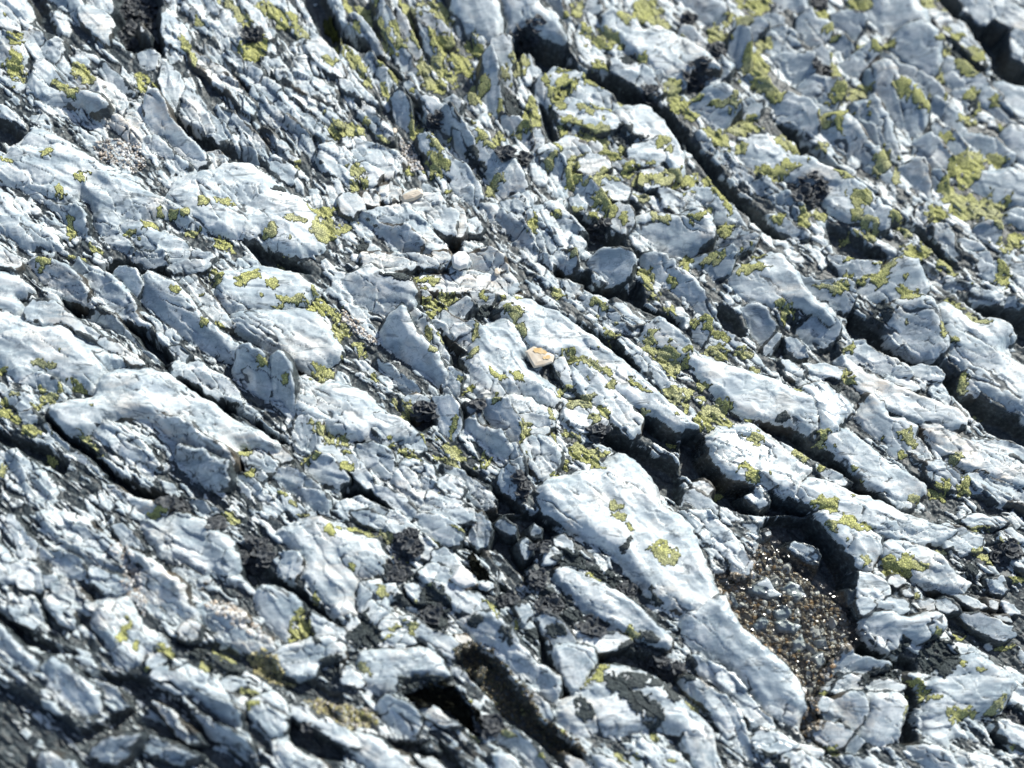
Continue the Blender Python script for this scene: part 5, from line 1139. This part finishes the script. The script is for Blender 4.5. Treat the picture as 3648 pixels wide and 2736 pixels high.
# ------------------------------------------------------------------ lichens, moss: thin crusts grown on the relief
EXTRA = []
def crust(name, p0, M, seed, thick=.0004, rough=1.0, holes=.0, bump=.0003, rimw=.8, dome=0.):
    """p0: outline in photo units"""
    c = p0.mean(0); a, b, z = seen(c[0], c[1]); p = p0+(a-c[0], b-c[1])
    st = .36; pad = 3.5
    us = np.arange(p[:, 0].min()-pad, p[:, 0].max()+pad, st); vs_ = np.arange(p[:, 1].min()-pad, p[:, 1].max()+pad, st)
    u, v = np.meshgrid(us, vs_)
    r = max(2., math.sqrt(area(p)))
    k1 = min(1.5, .20*r)*rough
    wu = u+k1*fbm(u/4.2, v/4.2, seed, 3)*1.4+.8*rough*vn(u/1.3, v/1.3, seed+1); wv = v+k1*fbm(u/4.2+30, v/4.2, seed+2, 3)*1.4+.8*rough*vn(u/1.3, v/1.3+9, seed+3)
    d = sdf(wu, wv, p)+.35
    if holes:
        hn = fbm(u/3.2, v/3.2, seed+5, 3)
        d = np.minimum(d, (holes-hn)*2.6)
    F1, F2, _, _, r1, _, _ = vor(u/1.25, v/1.25, seed+6)
    rim = sst(rimw, rimw*.3, d); e = sst(0, .3, F2-F1)
    zz = samp(u, v)
    th = thick*(.45+.55*sst(0, 1.3, d))+bump*(e*.8+r1*.5)*(1-rim)
    if dome: th = th+dome*np.sqrt(np.clip(d/(r*.35), 0, 1))*(.7+.5*fbm(u/3, v/3, seed+8, 2))
    # a crust keeps to the surface: on steep flanks it is lifted a little more
    gz = np.hypot(*np.gradient(zz))/(st*MD); d = np.minimum(d, (2.3-gz+.6*vn(u/2, v/2, seed+9))*1.6); th = th*(1+np.clip(gz, 0, 2.5)*.6)
    X, Y = unproj(u, v, 0.)
    todo = d > 0; comps = []     # pieces of one crust that grew apart are patches of their own
    while todo.sum() > 12 and len(comps) < 12:
        i = np.argmax(np.where(todo, d, -1)); c = np.zeros(d.shape, bool); c.flat[i] = True; n0 = 0
        while c.sum() != n0:
            n0 = c.sum()
            for _ in range(4):
                g = c.copy(); g[1:] |= c[:-1]; g[:-1] |= c[1:]; g[:, 1:] |= c[:, :-1]; g[:, :-1] |= c[:, 1:]; c = g & todo
        comps.append(c); todo = todo & ~c
    if not comps: return None
    comps.sort(key=lambda c: -c.sum()); big = comps[0].sum()
    main = comps[0].copy()
    for c in comps[1:]:
        if c.sum() < .16*big: main |= c
    def mk(m): return cut(name, m, X, Y, zz+th, zz-.003, M, [('rim', 'FLOAT', rim)])
    o = mk(main)
    if name in ('yellow_lichen', 'dark_lichen'):
        for c in comps[1:]:
            if c.sum() >= .16*big and c.sum() > 40:
                e = mk(c)
                if e: EXTRA.append((e, np.array([u[c].mean()-(a-p0.mean(0)[0]), v[c].mean()-(b-p0.mean(0)[1])]), c.sum()*st*st))
    return o
def ell(cx, cy, rx, ry, deg, seed):
    rnd = random.Random(seed); n = 14; q = []
    for i in range(n):
        t = 2*math.pi*i/n; k = 1+rnd.uniform(-.28, .28)
        x, y = rx*k*math.cos(t), ry*k*math.sin(t); c, s = math.cos(R(deg)), math.sin(R(deg))
        q.append((cx+x*c-y*s, cy+x*s+y*c))
    return np.array(q)
LL = []
for ln, ox, oy in tiles(LICH):
    if ln[0] == 'P': LL.append(pts(ln[1:], ox, oy))
    else:
        for e in ln.split(';'):
            a = [float(k) for k in e.split()]
            LL.append(ell(a[0]+ox, a[1]+oy, a[2]*1.2, a[3]*1.3, a[4], len(LL)+5))
LL.sort(key=lambda p: -area(p))
NL = min(len(LL), 240)
for k, p in enumerate(LL[:NL]):
    o = crust('yellow_lichen', p, M_LICH, 5000+k*9, holes=.78 if area(p) > 45 else 1.0 if area(p) > 20 else 0)
    if o:
        d_ = p-p.mean(0); ev = np.linalg.eigvalsh(d_.T@d_/len(p))
        THINGS.append(dict(o=o, nm='yellow_lichen', c=p.mean(0), A=area(p), el=math.sqrt(ev[1]/ev[0]), tone='y', f=0, t=0, poly=p))
tiny = []
for k, p in enumerate(LL[NL:]): 
    o = crust('tiny', p, M_LICH, 9000+k*9)
    if o: tiny.append(o)
rnd = random.Random(4)
def joined(name, parts, label, cat, kind='stuff'):
    vs_, fs, ms, off = [], [], [], 0
    for o in parts:
        me = o.data; n = len(me.vertices); a = np.empty(n*3, np.float32); me.vertices.foreach_get('co', a)
        f = np.empty(len(me.loops), np.int32); me.loops.foreach_get('vertex_index', f)
        rm = np.empty(n, np.float32); me.attributes['rim'].data.foreach_get('value', rm)
        vs_.append(a.reshape(-1, 3)); fs.append(f.reshape(-1, 4)+off); ms.append(rm); off += n
    o2 = mesh_from(name, np.concatenate(vs_), np.concatenate(fs), parts[0].data.materials[0], [('rim', 'FLOAT', np.concatenate(ms))])
    for o in parts:
        me = o.data; bpy.data.objects.remove(o); bpy.data.meshes.remove(me)
    tag(o2, label, cat, kind=kind); return o2
for k in range(150):             # crumbs of the same lichen round the bigger patches
    p = LL[rnd.randrange(260)]; c = p.mean(0)+np.array([rnd.gauss(0, 9), rnd.gauss(0, 9)])
    if not (0 < c[0] < UW and 0 < c[1] < VH) or INPOOL[int((c[1]-V0)/STEP), int((c[0]-U0)/STEP)] > -4: continue
    o = crust('tiny', ell(c[0], c[1], rnd.uniform(.6, 1.8), rnd.uniform(.5, 1.), rnd.uniform(0, 90), 700+k), M_LICH, 12000+k*5)
    if o: tiny.append(o)
joined('lichen_specks', tiny, 'countless tiny yellow-green lichen crumbs scattered over the quartz between the larger patches', 'lichen specks')
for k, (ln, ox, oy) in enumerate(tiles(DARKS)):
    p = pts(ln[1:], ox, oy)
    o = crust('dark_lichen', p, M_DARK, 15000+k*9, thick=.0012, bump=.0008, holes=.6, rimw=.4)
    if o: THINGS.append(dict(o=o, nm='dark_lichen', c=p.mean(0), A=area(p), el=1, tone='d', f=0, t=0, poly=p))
for k, s in enumerate(('221.2 331.8 42 120 56 114 70 114 78 120 86 130 90 142 84 146 76 136 70 128 58 127 48 129', '221.2 331.8 81 30 84 28 92 37 97 43 92 46 86 43')):
    a = s.split(); p = pts(' '.join(a[2:]), float(a[0]), float(a[1]))
    o = crust('black_moss', p, M_MOSS, 17000+k, thick=.003, bump=.002, dome=.008, rimw=.2)
    tag(o, ('wide black velvety moss cushion in the crevice along the bottom of the picture', 'small black moss cushion below the pale fractured rib, beside the loose white chip')[k], 'moss')
p = pts('209 10 214 9 220 13 224 20 225 25 219 26 214 22 210 16', 0, 0)
o = crust('green_moss', p, M_GMOS, 17100, thick=.003, bump=.002, dome=.006, rimw=.2)
tag(o, 'dark green moss tuft in the black crevice near the top edge', 'moss')

for e, c, A in EXTRA:
    nm = 'yellow_lichen' if e.name.startswith('yellow') else 'dark_lichen'
    THINGS.append(dict(o=e, nm=nm, c=c, A=A, el=1.3, tone='y', f=0, t=0, poly=None))
# ------------------------------------------------------------------ curled black rock tripe
def curl_clump(cu, cv, ru, rv, seed):
    rd = random.Random(seed); a, b, z = seen(cu, cv); V = []; F = []
    n = int(8+ru*rv*.5)
    for q in range(n):
        t = rd.uniform(0, 2*math.pi); k = math.sqrt(rd.random())
        u = a+ru*k*math.cos(t); v = b+rv*k*math.sin(t)
        x, y = unproj(u, v, 0.); zc = float(samp(u, v))+.0015+.006*(1-k)*rd.random()
        rad = rd.uniform(.0045, .0115)*(1.15-.4*k); yaw = rd.uniform(0, 6.28); tx, ty = rd.gauss(0, .35), rd.gauss(0, .35)
        nr, na = 4, 12; ph = rd.uniform(0, 6.28); fr = rd.choice((2, 3, 4)); am = rd.uniform(.35, .8); cup = rd.uniform(.3, 1.1)
        base = len(V); V.append((x, y, zc))
        for i in range(1, nr+1):
            for j in range(na):
                th = 2*math.pi*j/na; rr = rad*i/nr*(1+.22*math.sin(3*th+ph)+.12*math.sin(5*th-ph))
                lz = rad*((i/nr)**2*cup*.42+(i/nr)**1.5*am*.38*math.sin(fr*th+ph)+rd.uniform(-.05, .05)*i/nr)
                lx = rr*math.cos(th+yaw); ly = rr*math.sin(th+yaw)*.8
                V.append((x+lx, y+ly, zc+lz+tx*lx+ty*ly))
        for j in range(na):
            F.append((base, base+1+j, base+1+(j+1) % na, base+1+(j+1) % na))
            for i in range(1, nr):
                A_ = base+1+(i-1)*na; B_ = A_+na; F.append((A_+j, B_+j, B_+(j+1) % na, A_+(j+1) % na))
    me = bpy.data.meshes.new('curled_lichen'); me.from_pydata(V, [], [f if f[2] != f[3] else f[:3] for f in F]); me.update()
    me.polygons.foreach_set('use_smooth', np.ones(len(me.polygons), bool)); me.materials.append(M_CURL)
    o = link(bpy.data.objects.new('curled_lichen', me))
    s = o.modifiers.new('thickness', 'SOLIDIFY'); s.thickness = .0006
    return o
k = 0
for ln, ox, oy in tiles(CURLS):
    for e in ln.split(';'):
        a = [float(q) for q in e.split()]; k += 1
        o = curl_clump(a[0]+ox, a[1]+oy, a[2], a[3], 300+k)
        THINGS.append(dict(o=o, nm='curled_lichen', c=np.array([a[0]+ox, a[1]+oy]), A=a[2]*a[3]*3, el=1, tone='c', f=0, t=0, poly=None))

# ------------------------------------------------------------------ gravel, loose stones, puddle
M_WGRAV = simple('wet_gravel_grains', (.7, .7, .7), (1, 1, 1), 500, .22, .6, 'tintc')
def ico():
    import bmesh
    bm = bmesh.new(); bmesh.ops.create_icosphere(bm, subdivisions=2, radius=1)
    v = np.array([list(x.co) for x in bm.verts]); f = np.array([[q.index for q in x.verts] for x in bm.faces]); bm.free(); return v, f
ICO_V, ICO_F = ico()
def stone(x, y, z, rad, rs, flat=.7, ang=.25):
    v = ICO_V.copy(); n = rs.normal(size=(7, 3)); n /= np.linalg.norm(n, axis=1)[:, None]
    for q in n:                  # chop planes: an angular chip
        dd = v@q; lim = rs.uniform(.45, .85); v = v-np.clip(dd-lim, 0, None)[:, None]*q*1.0
    v = v*rs.uniform(.65, 1.25, 3)*(1, 1, flat); t = rs.uniform(0, 6.28); c, s = math.cos(t), math.sin(t)
    v = np.stack([v[:, 0]*c-v[:, 1]*s, v[:, 0]*s+v[:, 1]*c, v[:, 2]], 1)*rad
    return v+(x, y, z)
PAL = [(.22, .17, .11), (.28, .22, .15), (.14, .12, .09), (.36, .34, .30), (.52, .52, .50), (.20, .19, .17), (.34, .22, .11), (.12, .11, .10), (.30, .26, .20)]
TAN = [(.66, .60, .53), (.74, .73, .71), (.5, .42, .34), (.36, .33, .29), (.77, .77, .76), (.58, .48, .38), (.6, .6, .6)]
BRN = [(.07, .06, .035), (.10, .085, .05), (.05, .045, .03), (.14, .12, .07), (.06, .065, .03)]
def gravel(name, poly, n, r0, r1, pal, seed, label, lift=.4, shift=True, M=None):
    rs = np.random.RandomState(seed); Vs, Fs, Cs, off = [], [], [], 0; got = 0
    if shift:
        c = poly.mean(0); a, b, z = seen(*c); poly = poly+(a-c[0], b-c[1])
    lo, hi = poly.min(0), poly.max(0)
    for _ in range(n*6):
        if got >= n: break
        u, v = rs.uniform(lo[0], hi[0]), rs.uniform(lo[1], hi[1])
        d = sdf(np.array([u+2*vn(np.array(u/5), np.array(v/5), seed)]), np.array([v]), poly)[0]
        if d < 0: continue
        ow = ownat(u, v)
        if ow >= 0 and RIB[ow]['tone'] == 'p': continue
        got += 1; x, y = unproj(u, v, 0.); rad = r0+(r1-r0)*rs.rand()**2.6
        vv_ = stone(float(x), float(y), float(samp(u, v))+rad*lift, rad, rs)
        Vs.append(vv_); Fs.append(ICO_F+off); off += len(vv_)
        col = np.array(pal[rs.randint(len(pal))])*rs.uniform(.75, 1.2); Cs.append(np.tile(np.append(col, 1), (len(vv_), 1)))
    o = mesh_from(name, np.concatenate(Vs), np.concatenate(Fs), M or M_GRAV, [('tintc', 'FLOAT_COLOR', np.concatenate(Cs))], False)
    tag(o, label, 'gravel', kind='stuff')
gravel('puddle_gravel', POOLG, 3800, .0015, .0052, PAL, 5, 'brown and grey gravel grains lying on the floor of the puddle', shift=False, M=M_WGRAV)
gravel('puddle_pebbles', POOLG, 110, .004, .0105, [(.55, .56, .54), (.62, .62, .60), (.42, .42, .40), (.36, .31, .24), (.25, .2, .14)], 15, 'mixed grey and buff pebbles among the brown gravel in the puddle', lift=.15, shift=False, M=M_WGRAV)
gravel('tan_gravel', pts('60 92 74 90 90 94 95 104 92 112 84 112 74 108 64 102', 0, 0), 420, .001, .0036, TAN, 6, 'tan brown gravel in the pocket above the left white ridge')
gravel('pink_gravel', pts('78 18 86 26 92 38 94 52 98 64 94 68 86 60 80 48 80 34 72 24', 0, 331.8), 330, .0008, .003, TAN, 7, 'pinkish gravel streak down the slope at lower left')
gravel('brown_soil', pts('70 92 84 86 96 92 108 104 118 118 130 136 150 150 160 160 140 158 120 142 104 132 92 116 80 104', 221.2, 331.8), 1500, .001, .0032, BRN, 8, 'dark brown soil crumbs filling the trough at bottom centre')
gravel('fine_gravel', pts('0 34 8 40 18 50 26 58 18 56 8 48 0 42', 221.2, 165.9), 350, .001, .0032, TAN, 9, 'pinkish gravel in the seam above the centre left white slab')
gravel('fine_gravel', pts('38 88 44 94 50 106 54 112 46 112 40 102', 221.2, 0), 350, .0009, .003, TAN, 10, 'pale gravel trickling down between the blades at upper centre')
gravel('tan_gravel', pts('130 58 142 54 154 62 168 74 176 82 164 80 150 72', 0, 331.8), 220, .001, .0036, TAN, 11, 'tan gravel grains on the pale slope at lower left')
gravel('mossy_gravel', pts('160 94 172 90 182 98 184 108 192 114 176 112 166 104', 0, 331.8), 500, .001, .0032, [(.42, .38, .16), (.5, .45, .25), (.25, .22, .12)], 12, 'yellowish mossy crumbs below the slab with the triangular lichen')
gravel('mossy_gravel', pts('196 122 208 120 221 124 246 130 244 140 226 142 210 132', 0, 331.8), 600, .001, .0034, [(.42, .38, .16), (.5, .47, .3), (.25, .22, .12), (.4, .37, .33)], 13, 'yellowish mossy crumbs beside the black moss near the bottom')
gravel('dark_gravel', pts('66 162 130 140 221 150 221 168 150 172 80 172', 0, 331.8), 1, .001, .002, BRN, 14, 'single dark grain')
bpy.data.objects.remove(bpy.data.objects[[o.name for o in bpy.data.objects if o.name.startswith('dark_gravel')][0]])

def loose(name, u, v, prof, thick, M, seed, label, cat, tilt=(0, 0)):
    """a loose chip: outline polygon in photo units round (u, v), thickness in metres, bevelled and rough"""
    p0 = np.array(prof, float)+(u, v); c = p0.mean(0); a, b, z = seen(*c); p = p0+(a-c[0], b-c[1])
    if len(prof) < 6: p = chaikin(p)
    n = len(p); X, Y = unproj(p[:, 0], p[:, 1], 0.); cx_, cy_ = X.mean(), Y.mean(); rs = np.random.RandomState(seed)
    zb = float(np.max(samp(p[:, 0], p[:, 1])))*.5+float(samp(a, b))*.5
    V = []; lv = [(.80, -.002), (1., thick*.25), (1.0, thick*.6), (.86, thick*.9), (.5, thick*1.02), (.2, thick*1.05)]
    for s, h in lv:
        for i in range(n):
            x = cx_+(X[i]-cx_)*s; y = cy_+(Y[i]-cy_)*s
            V.append((x, y, zb+h+tilt[0]*(x-cx_)+tilt[1]*(y-cy_)+rs.normal()*thick*.03))
    F = []
    for l in range(len(lv)-1):
        for i in range(n): F.append((l*n+i, l*n+(i+1) % n, (l+1)*n+(i+1) % n, (l+1)*n+i))
    V.append((cx_, cy_, zb+thick*1.07)); t = len(V)-1; V.append((cx_, cy_, zb-.002))
    for i in range(n): F.append(((len(lv)-1)*n+i, (len(lv)-1)*n+(i+1) % n, t)); F.append(((i+1) % n, i, t+1))
    me = bpy.data.meshes.new(name); me.from_pydata(V, [], F); me.update(); me.materials.append(M)
    o = link(bpy.data.objects.new(name, me)); bv = o.modifiers.new('bevel', 'BEVEL'); bv.width = .0008; bv.segments = 2
    if label: tag(o, label, cat)
    return o
chip = loose('stained_chip', 221.2+127, 165.9+68, [(-9, -3), (-4, -6), (2, -6), (6, -3), (10, 0), (9, 4), (3, 6), (-3, 7), (-5, 4)], .0065, M_CREAM, 1,
    'cream quartz chip with orange stains lying loose at the centre of the picture', 'stone chip', (.05, .1))
# its ochre film: a part of the chip, lying on its top
cm = chip.data; cv_ = np.array([list(v.co) for v in cm.vertices]); tz = cv_[:, 2].max()
def film(pu_, label):
    c_ = np.array(pu_)+(221.2+127, 165.9+68); a0 = seen(221.2+127, 165.9+68); c_ = c_+(a0[0]-221.2-127, a0[1]-165.9-68)
    X, Y = unproj(c_[:, 0], c_[:, 1], 0.); n = len(X); cxx, cyy = cv_[:, 0].mean(), cv_[:, 1].mean()
    top = lambda x, y, e: tz-.0012+e+.05*(x-cxx)+.1*(y-cyy)
    V = [(X[i], Y[i], top(X[i], Y[i], 0)) for i in range(n)]+[(X[i], Y[i], top(X[i], Y[i], .0007)) for i in range(n)]
    F = [tuple(range(n, 2*n))[::-1]]+[(i, (i+1) % n, n+(i+1) % n, n+i) for i in range(n)]
    me = bpy.data.meshes.new('orange_stain'); me.from_pydata(V, [], F); me.update(); me.materials.append(M_ORNG)
    o = link(bpy.data.objects.new('orange_stain', me)); o.parent = chip; return o
film([(-4, -3), (-3, -4.6), (-1, -4.3), (1.2, -4.7), (3.4, -3.4), (5, -1.6), (3.8, -.6), (2.2, -1.1), (.6, -.8), (-1.2, -1.7), (-2.6, -1.6)], '')
film([(2.6, .6), (4, .9), (5.2, -.1), (6.8, .2), (7, 1.6), (5.6, 2.6), (4, 2.2), (3, 2.7), (2.2, 1.7)], '')
M_WHT = simple('loose_white_quartz', (.62, .62, .60), (.82, .82, .81), 90, .5, .4)
loose('pebble', 221.2+77, 165.9+5, [(-6, -2), (-2, -5), (3, -5), (6, -1), (4, 4), (-1, 6), (-5, 4)], .016, M_WHT, 2, 'rough white pebble perched on a brown crumb at the foot of the pink-white boulders', 'pebble')
loose('pebble', 221.2+101, 165.9+11, [(-2, -2), (1, -2), (2, 1), (0, 2.5), (-2, 2)], .006, M_CREAM, 3, 'small pinkish cream pebble right of the rough white pebble', 'pebble')
loose('pebble', 221.2+34.5, 87, [(-1.5, -2), (1, -2), (1.7, 0), (.5, 1.8), (-1.3, 1.5)], .004, M_CREAM, 4, 'tiny pink pebble on the striped slope left of the upright grey blade', 'pebble')
loose('stone_chip', 221.2+78, 331.8+43, [(-7, 1), (-2, -7), (3, -5), (8, -1), (9, 4), (2, 6), (-4, 4)], .008, M_WHT, 5, 'flat angular cream-white chip lying in the dark seam below the curled lichens', 'stone chip', (-.1, .15))
loose('stone_chip', 221.2+93, 331.8+48, [(-4, -2), (0, -2), (4, 0), (2, 2.5), (-2, 1)], .005, M_WHT, 6, 'small white chip just right of the flat angular chip', 'stone chip')
loose('stone_chip', 221.2+45, 128, [(-7, 1), (-5, 4), (2, 3), (8, 0), (7, -3), (0, -2)], .010, M_CREAM, 7, 'long pale brick-shaped chip lying on the boulders above centre', 'stone chip', (.05, .2))

# water: a slightly rippled sheet standing just over the gravel
def water_material():
    m, T, N, Lk = mat('clear_water')
    out = N('ShaderNodeOutputMaterial'); tr = N('ShaderNodeBsdfTransparent'); gl = N('ShaderNodeBsdfGlossy'); mx = N('ShaderNodeMixShader')
    tr.inputs[0].default_value = (.90, .92, .90, 1); gl.inputs['Roughness'].default_value = .13
    fr = N('ShaderNodeFresnel'); fr.inputs[0].default_value = 1.33
    co = N('ShaderNodeTexCoord').outputs['Object']
    b = N('ShaderNodeBump'); b.inputs['Distance'].default_value = .0024; b.inputs['Strength'].default_value = 1.
    Lk(noise(N, Lk, co, 95, 1.5, .5), b.inputs['Height']); Lk(b.outputs[0], gl.inputs['Normal']); Lk(b.outputs[0], fr.inputs['Normal'])
    Lk(fr.outputs[0], mx.inputs[0]); Lk(tr.outputs[0], mx.inputs[1]); Lk(gl.outputs[0], mx.inputs[2]); Lk(mx.outputs[0], out.inputs[0]); return m
w = window(POOLG, 8)
wm_ = (sdf(GU[w], GV[w], POOLG) > -5) & (H[w] < PZ+.004)
wz = PZ+.0004+.0006*fbm(GU[w]/3, GV[w]/3, 90, 2)
o = cut('water', wm_, GX[w], GY[w], wz, PZ-.02, water_material(), [], False)
tag(o, kind='structure')

# ------------------------------------------------------------------ labels
LM = [('the puddle', 507, 400), ('the orange-stained chip', 348, 234), ('the round lichen disc', 625, 108), ('the smooth white dome', 157, 130),
 ('the lone round lichen', 429, 358), ('the brown soil trough', 331, 437), ('the tan gravel pocket', 80, 100), ('the pink gravel streak', 88, 374),
 ('the great white centre slab', 400, 320), ('the wide white left slab', 105, 256), ('the triangular lichen', 195, 407), ('the black hollow at top centre', 341, 26),
 ('the round curled black lichen', 522, 125), ('the black moss', 290, 452), ('the tapering white right rib', 640, 240), ('the bright diagonal blade', 306, 92),
 ('the green moss hole', 215, 16), ('the rough white pebble', 298, 171), ('the jagged white crest', 356, 145), ('the glassy wet patch', 537, 262),
 ('the broad crest lichen', 425, 240), ('the top-left corner', 8, 8), ('the top-right corner', 655, 8), ('the bottom-left corner', 8, 490),
 ('the bottom-right corner', 655, 490), ('the middle of the left edge', 4, 230), ('the middle of the right edge', 660, 300), ('the middle of the bottom edge', 420, 492),
 ('the long olive lichen patch', 630, 135), ('the big left lichen', 209, 145), ('the long puddle-side rib', 480, 430), ('the fan-shaped lichen', 382, 296),
 ('the crevice beside the puddle', 560, 415), ('the pebbly right bank', 615, 385), ('the top edge above the dome', 150, 6), ('the top edge right of centre', 420, 4), ('the far right boulder row', 640, 60)]
def where(c, lm, words=True):
    dx, dy = c[0]-lm[1], c[1]-lm[2]; d = math.hypot(dx, dy)
    if d < 9: return 'at '+lm[0], d
    a = math.degrees(math.atan2(-dy, dx)) % 360
    dr = ['right of', 'upper right of', 'above', 'upper left of', 'left of', 'lower left of', 'below', 'lower right of'][int((a+22.5)//45) % 8]
    return ('just ' if d < 26 else '' if d < 60 else 'far ')+dr+' '+lm[0], d
def words(T):
    A, el, nm = T['A'], T['el'], T['nm']
    if nm == 'yellow_lichen':
        sz = 'large' if A > 130 else 'medium' if A > 50 else 'small' if A > 18 else 'tiny'
        sh = 'streak' if el > 2.4 else 'patch' if el > 1.4 else 'blotch'
        return f'{sz} yellow-green lichen {sh}', 'lichen', 'yellow-green lichen patches on the quartz'
    if nm == 'dark_lichen':
        return ('wide' if A > 200 else 'small' if A < 60 else 'irregular')+' grey-black crust lichen film', 'dark lichen', 'dark crust lichens'
    if nm == 'curled_lichen':
        return ('broad' if A > 200 else 'small' if A < 90 else 'dense')+' clump of curled black lichen', 'curled lichen', 'curled black lichen clumps'
    if nm == 'submerged_stone': return ('larger' if A > 70 else 'small')+' pale stone under the water', 'stone', 'pale stones in the puddle'
    sz = 'huge' if A > 3000 else 'large' if A > 1200 else 'medium' if A > 450 else 'small' if A > 150 else 'tiny'
    sh = 'long ' if el > 3 else 'narrow ' if el > 2.2 else 'blocky ' if el < 1.5 else ''
    tn = {'w': 'white', 'g': 'bluish grey', 'b': 'cream-tinged', 's': 'wet glassy', 'k': 'dark'}[T['tone']]
    fr = 'fractured ' if T['f'] > .65 else 'sloping ' if T['t'] > .5 else ''
    kd = {'quartz_rib': 'quartz rib', 'quartz_slab': 'quartz slab', 'quartz_block': 'quartz block', 'quartz_shard': 'quartz shard', 'schist_slab': 'schist slab'}[nm]
    return f'{sz} {sh}{fr}{tn} {kd}', kd, {'quartz rib': 'quartz ribs standing along the grain', 'quartz slab': 'broad quartz slabs', 'quartz block': 'broken quartz blocks',
        'quartz shard': 'small quartz shards', 'schist slab': 'dark schist slabs'}[kd]
used = {}
for T in THINGS:
    wd, cat, grp = words(T); T['wd'] = wd; c = T['c']
    near = sorted(LM, key=lambda l: math.hypot(c[0]-l[1], c[1]-l[2])); T['near'] = near
    T['lab'] = wd+' '+where(c, near[0])[0]; tag(T['o'], None, cat, grp)
def groups():
    g = {}
    for T in THINGS: g.setdefault(T['lab'], []).append(T)
    return [v for v in g.values() if len(v) > 1]
NTH = ['', 'second', 'third', 'fourth', 'fifth', 'sixth', 'seventh', 'eighth', 'ninth', 'tenth']
for G in groups():
    xs = np.array([T['c'] for T in G]); ax_ = 0 if np.ptp(xs[:, 0]) > np.ptp(xs[:, 1]) else 1
    G.sort(key=lambda T: T['c'][ax_]); n = len(G)
    for i, T in enumerate(G):
        if ax_ == 0: o_ = 'leftmost' if i == 0 else 'rightmost' if i == n-1 else NTH[i]+' from left'
        else: o_ = 'topmost' if i == 0 else 'lowest' if i == n-1 else NTH[i]+' from top'
        T['lab'] = T['wd']+', '+o_+' of those '+where(T['c'], T['near'][0])[0]
        if len(T['lab'].split()) > 16: print('LONG', T['lab']); T['lab'] = T['lab'].replace(' of those', '').replace('just ', '').replace('cream-tinged ', '').replace('bluish ', '').replace('those ', '').replace('blocky ', '').replace('sloping ', '').replace('fractured ', '')
for T in THINGS:
    while len(T['lab'].split()) > 16: T['lab'] = T['lab'].split(' ', 1)[1]
    T['o']['label'] = T['lab']
print('COUNT', {n: sum(T['nm'] == n for T in THINGS) for n in set(T['nm'] for T in THINGS)})
print('THINGS', len(THINGS), 'dup', len(groups()), 'maxwords', max(len(T['lab'].split()) for T in THINGS))
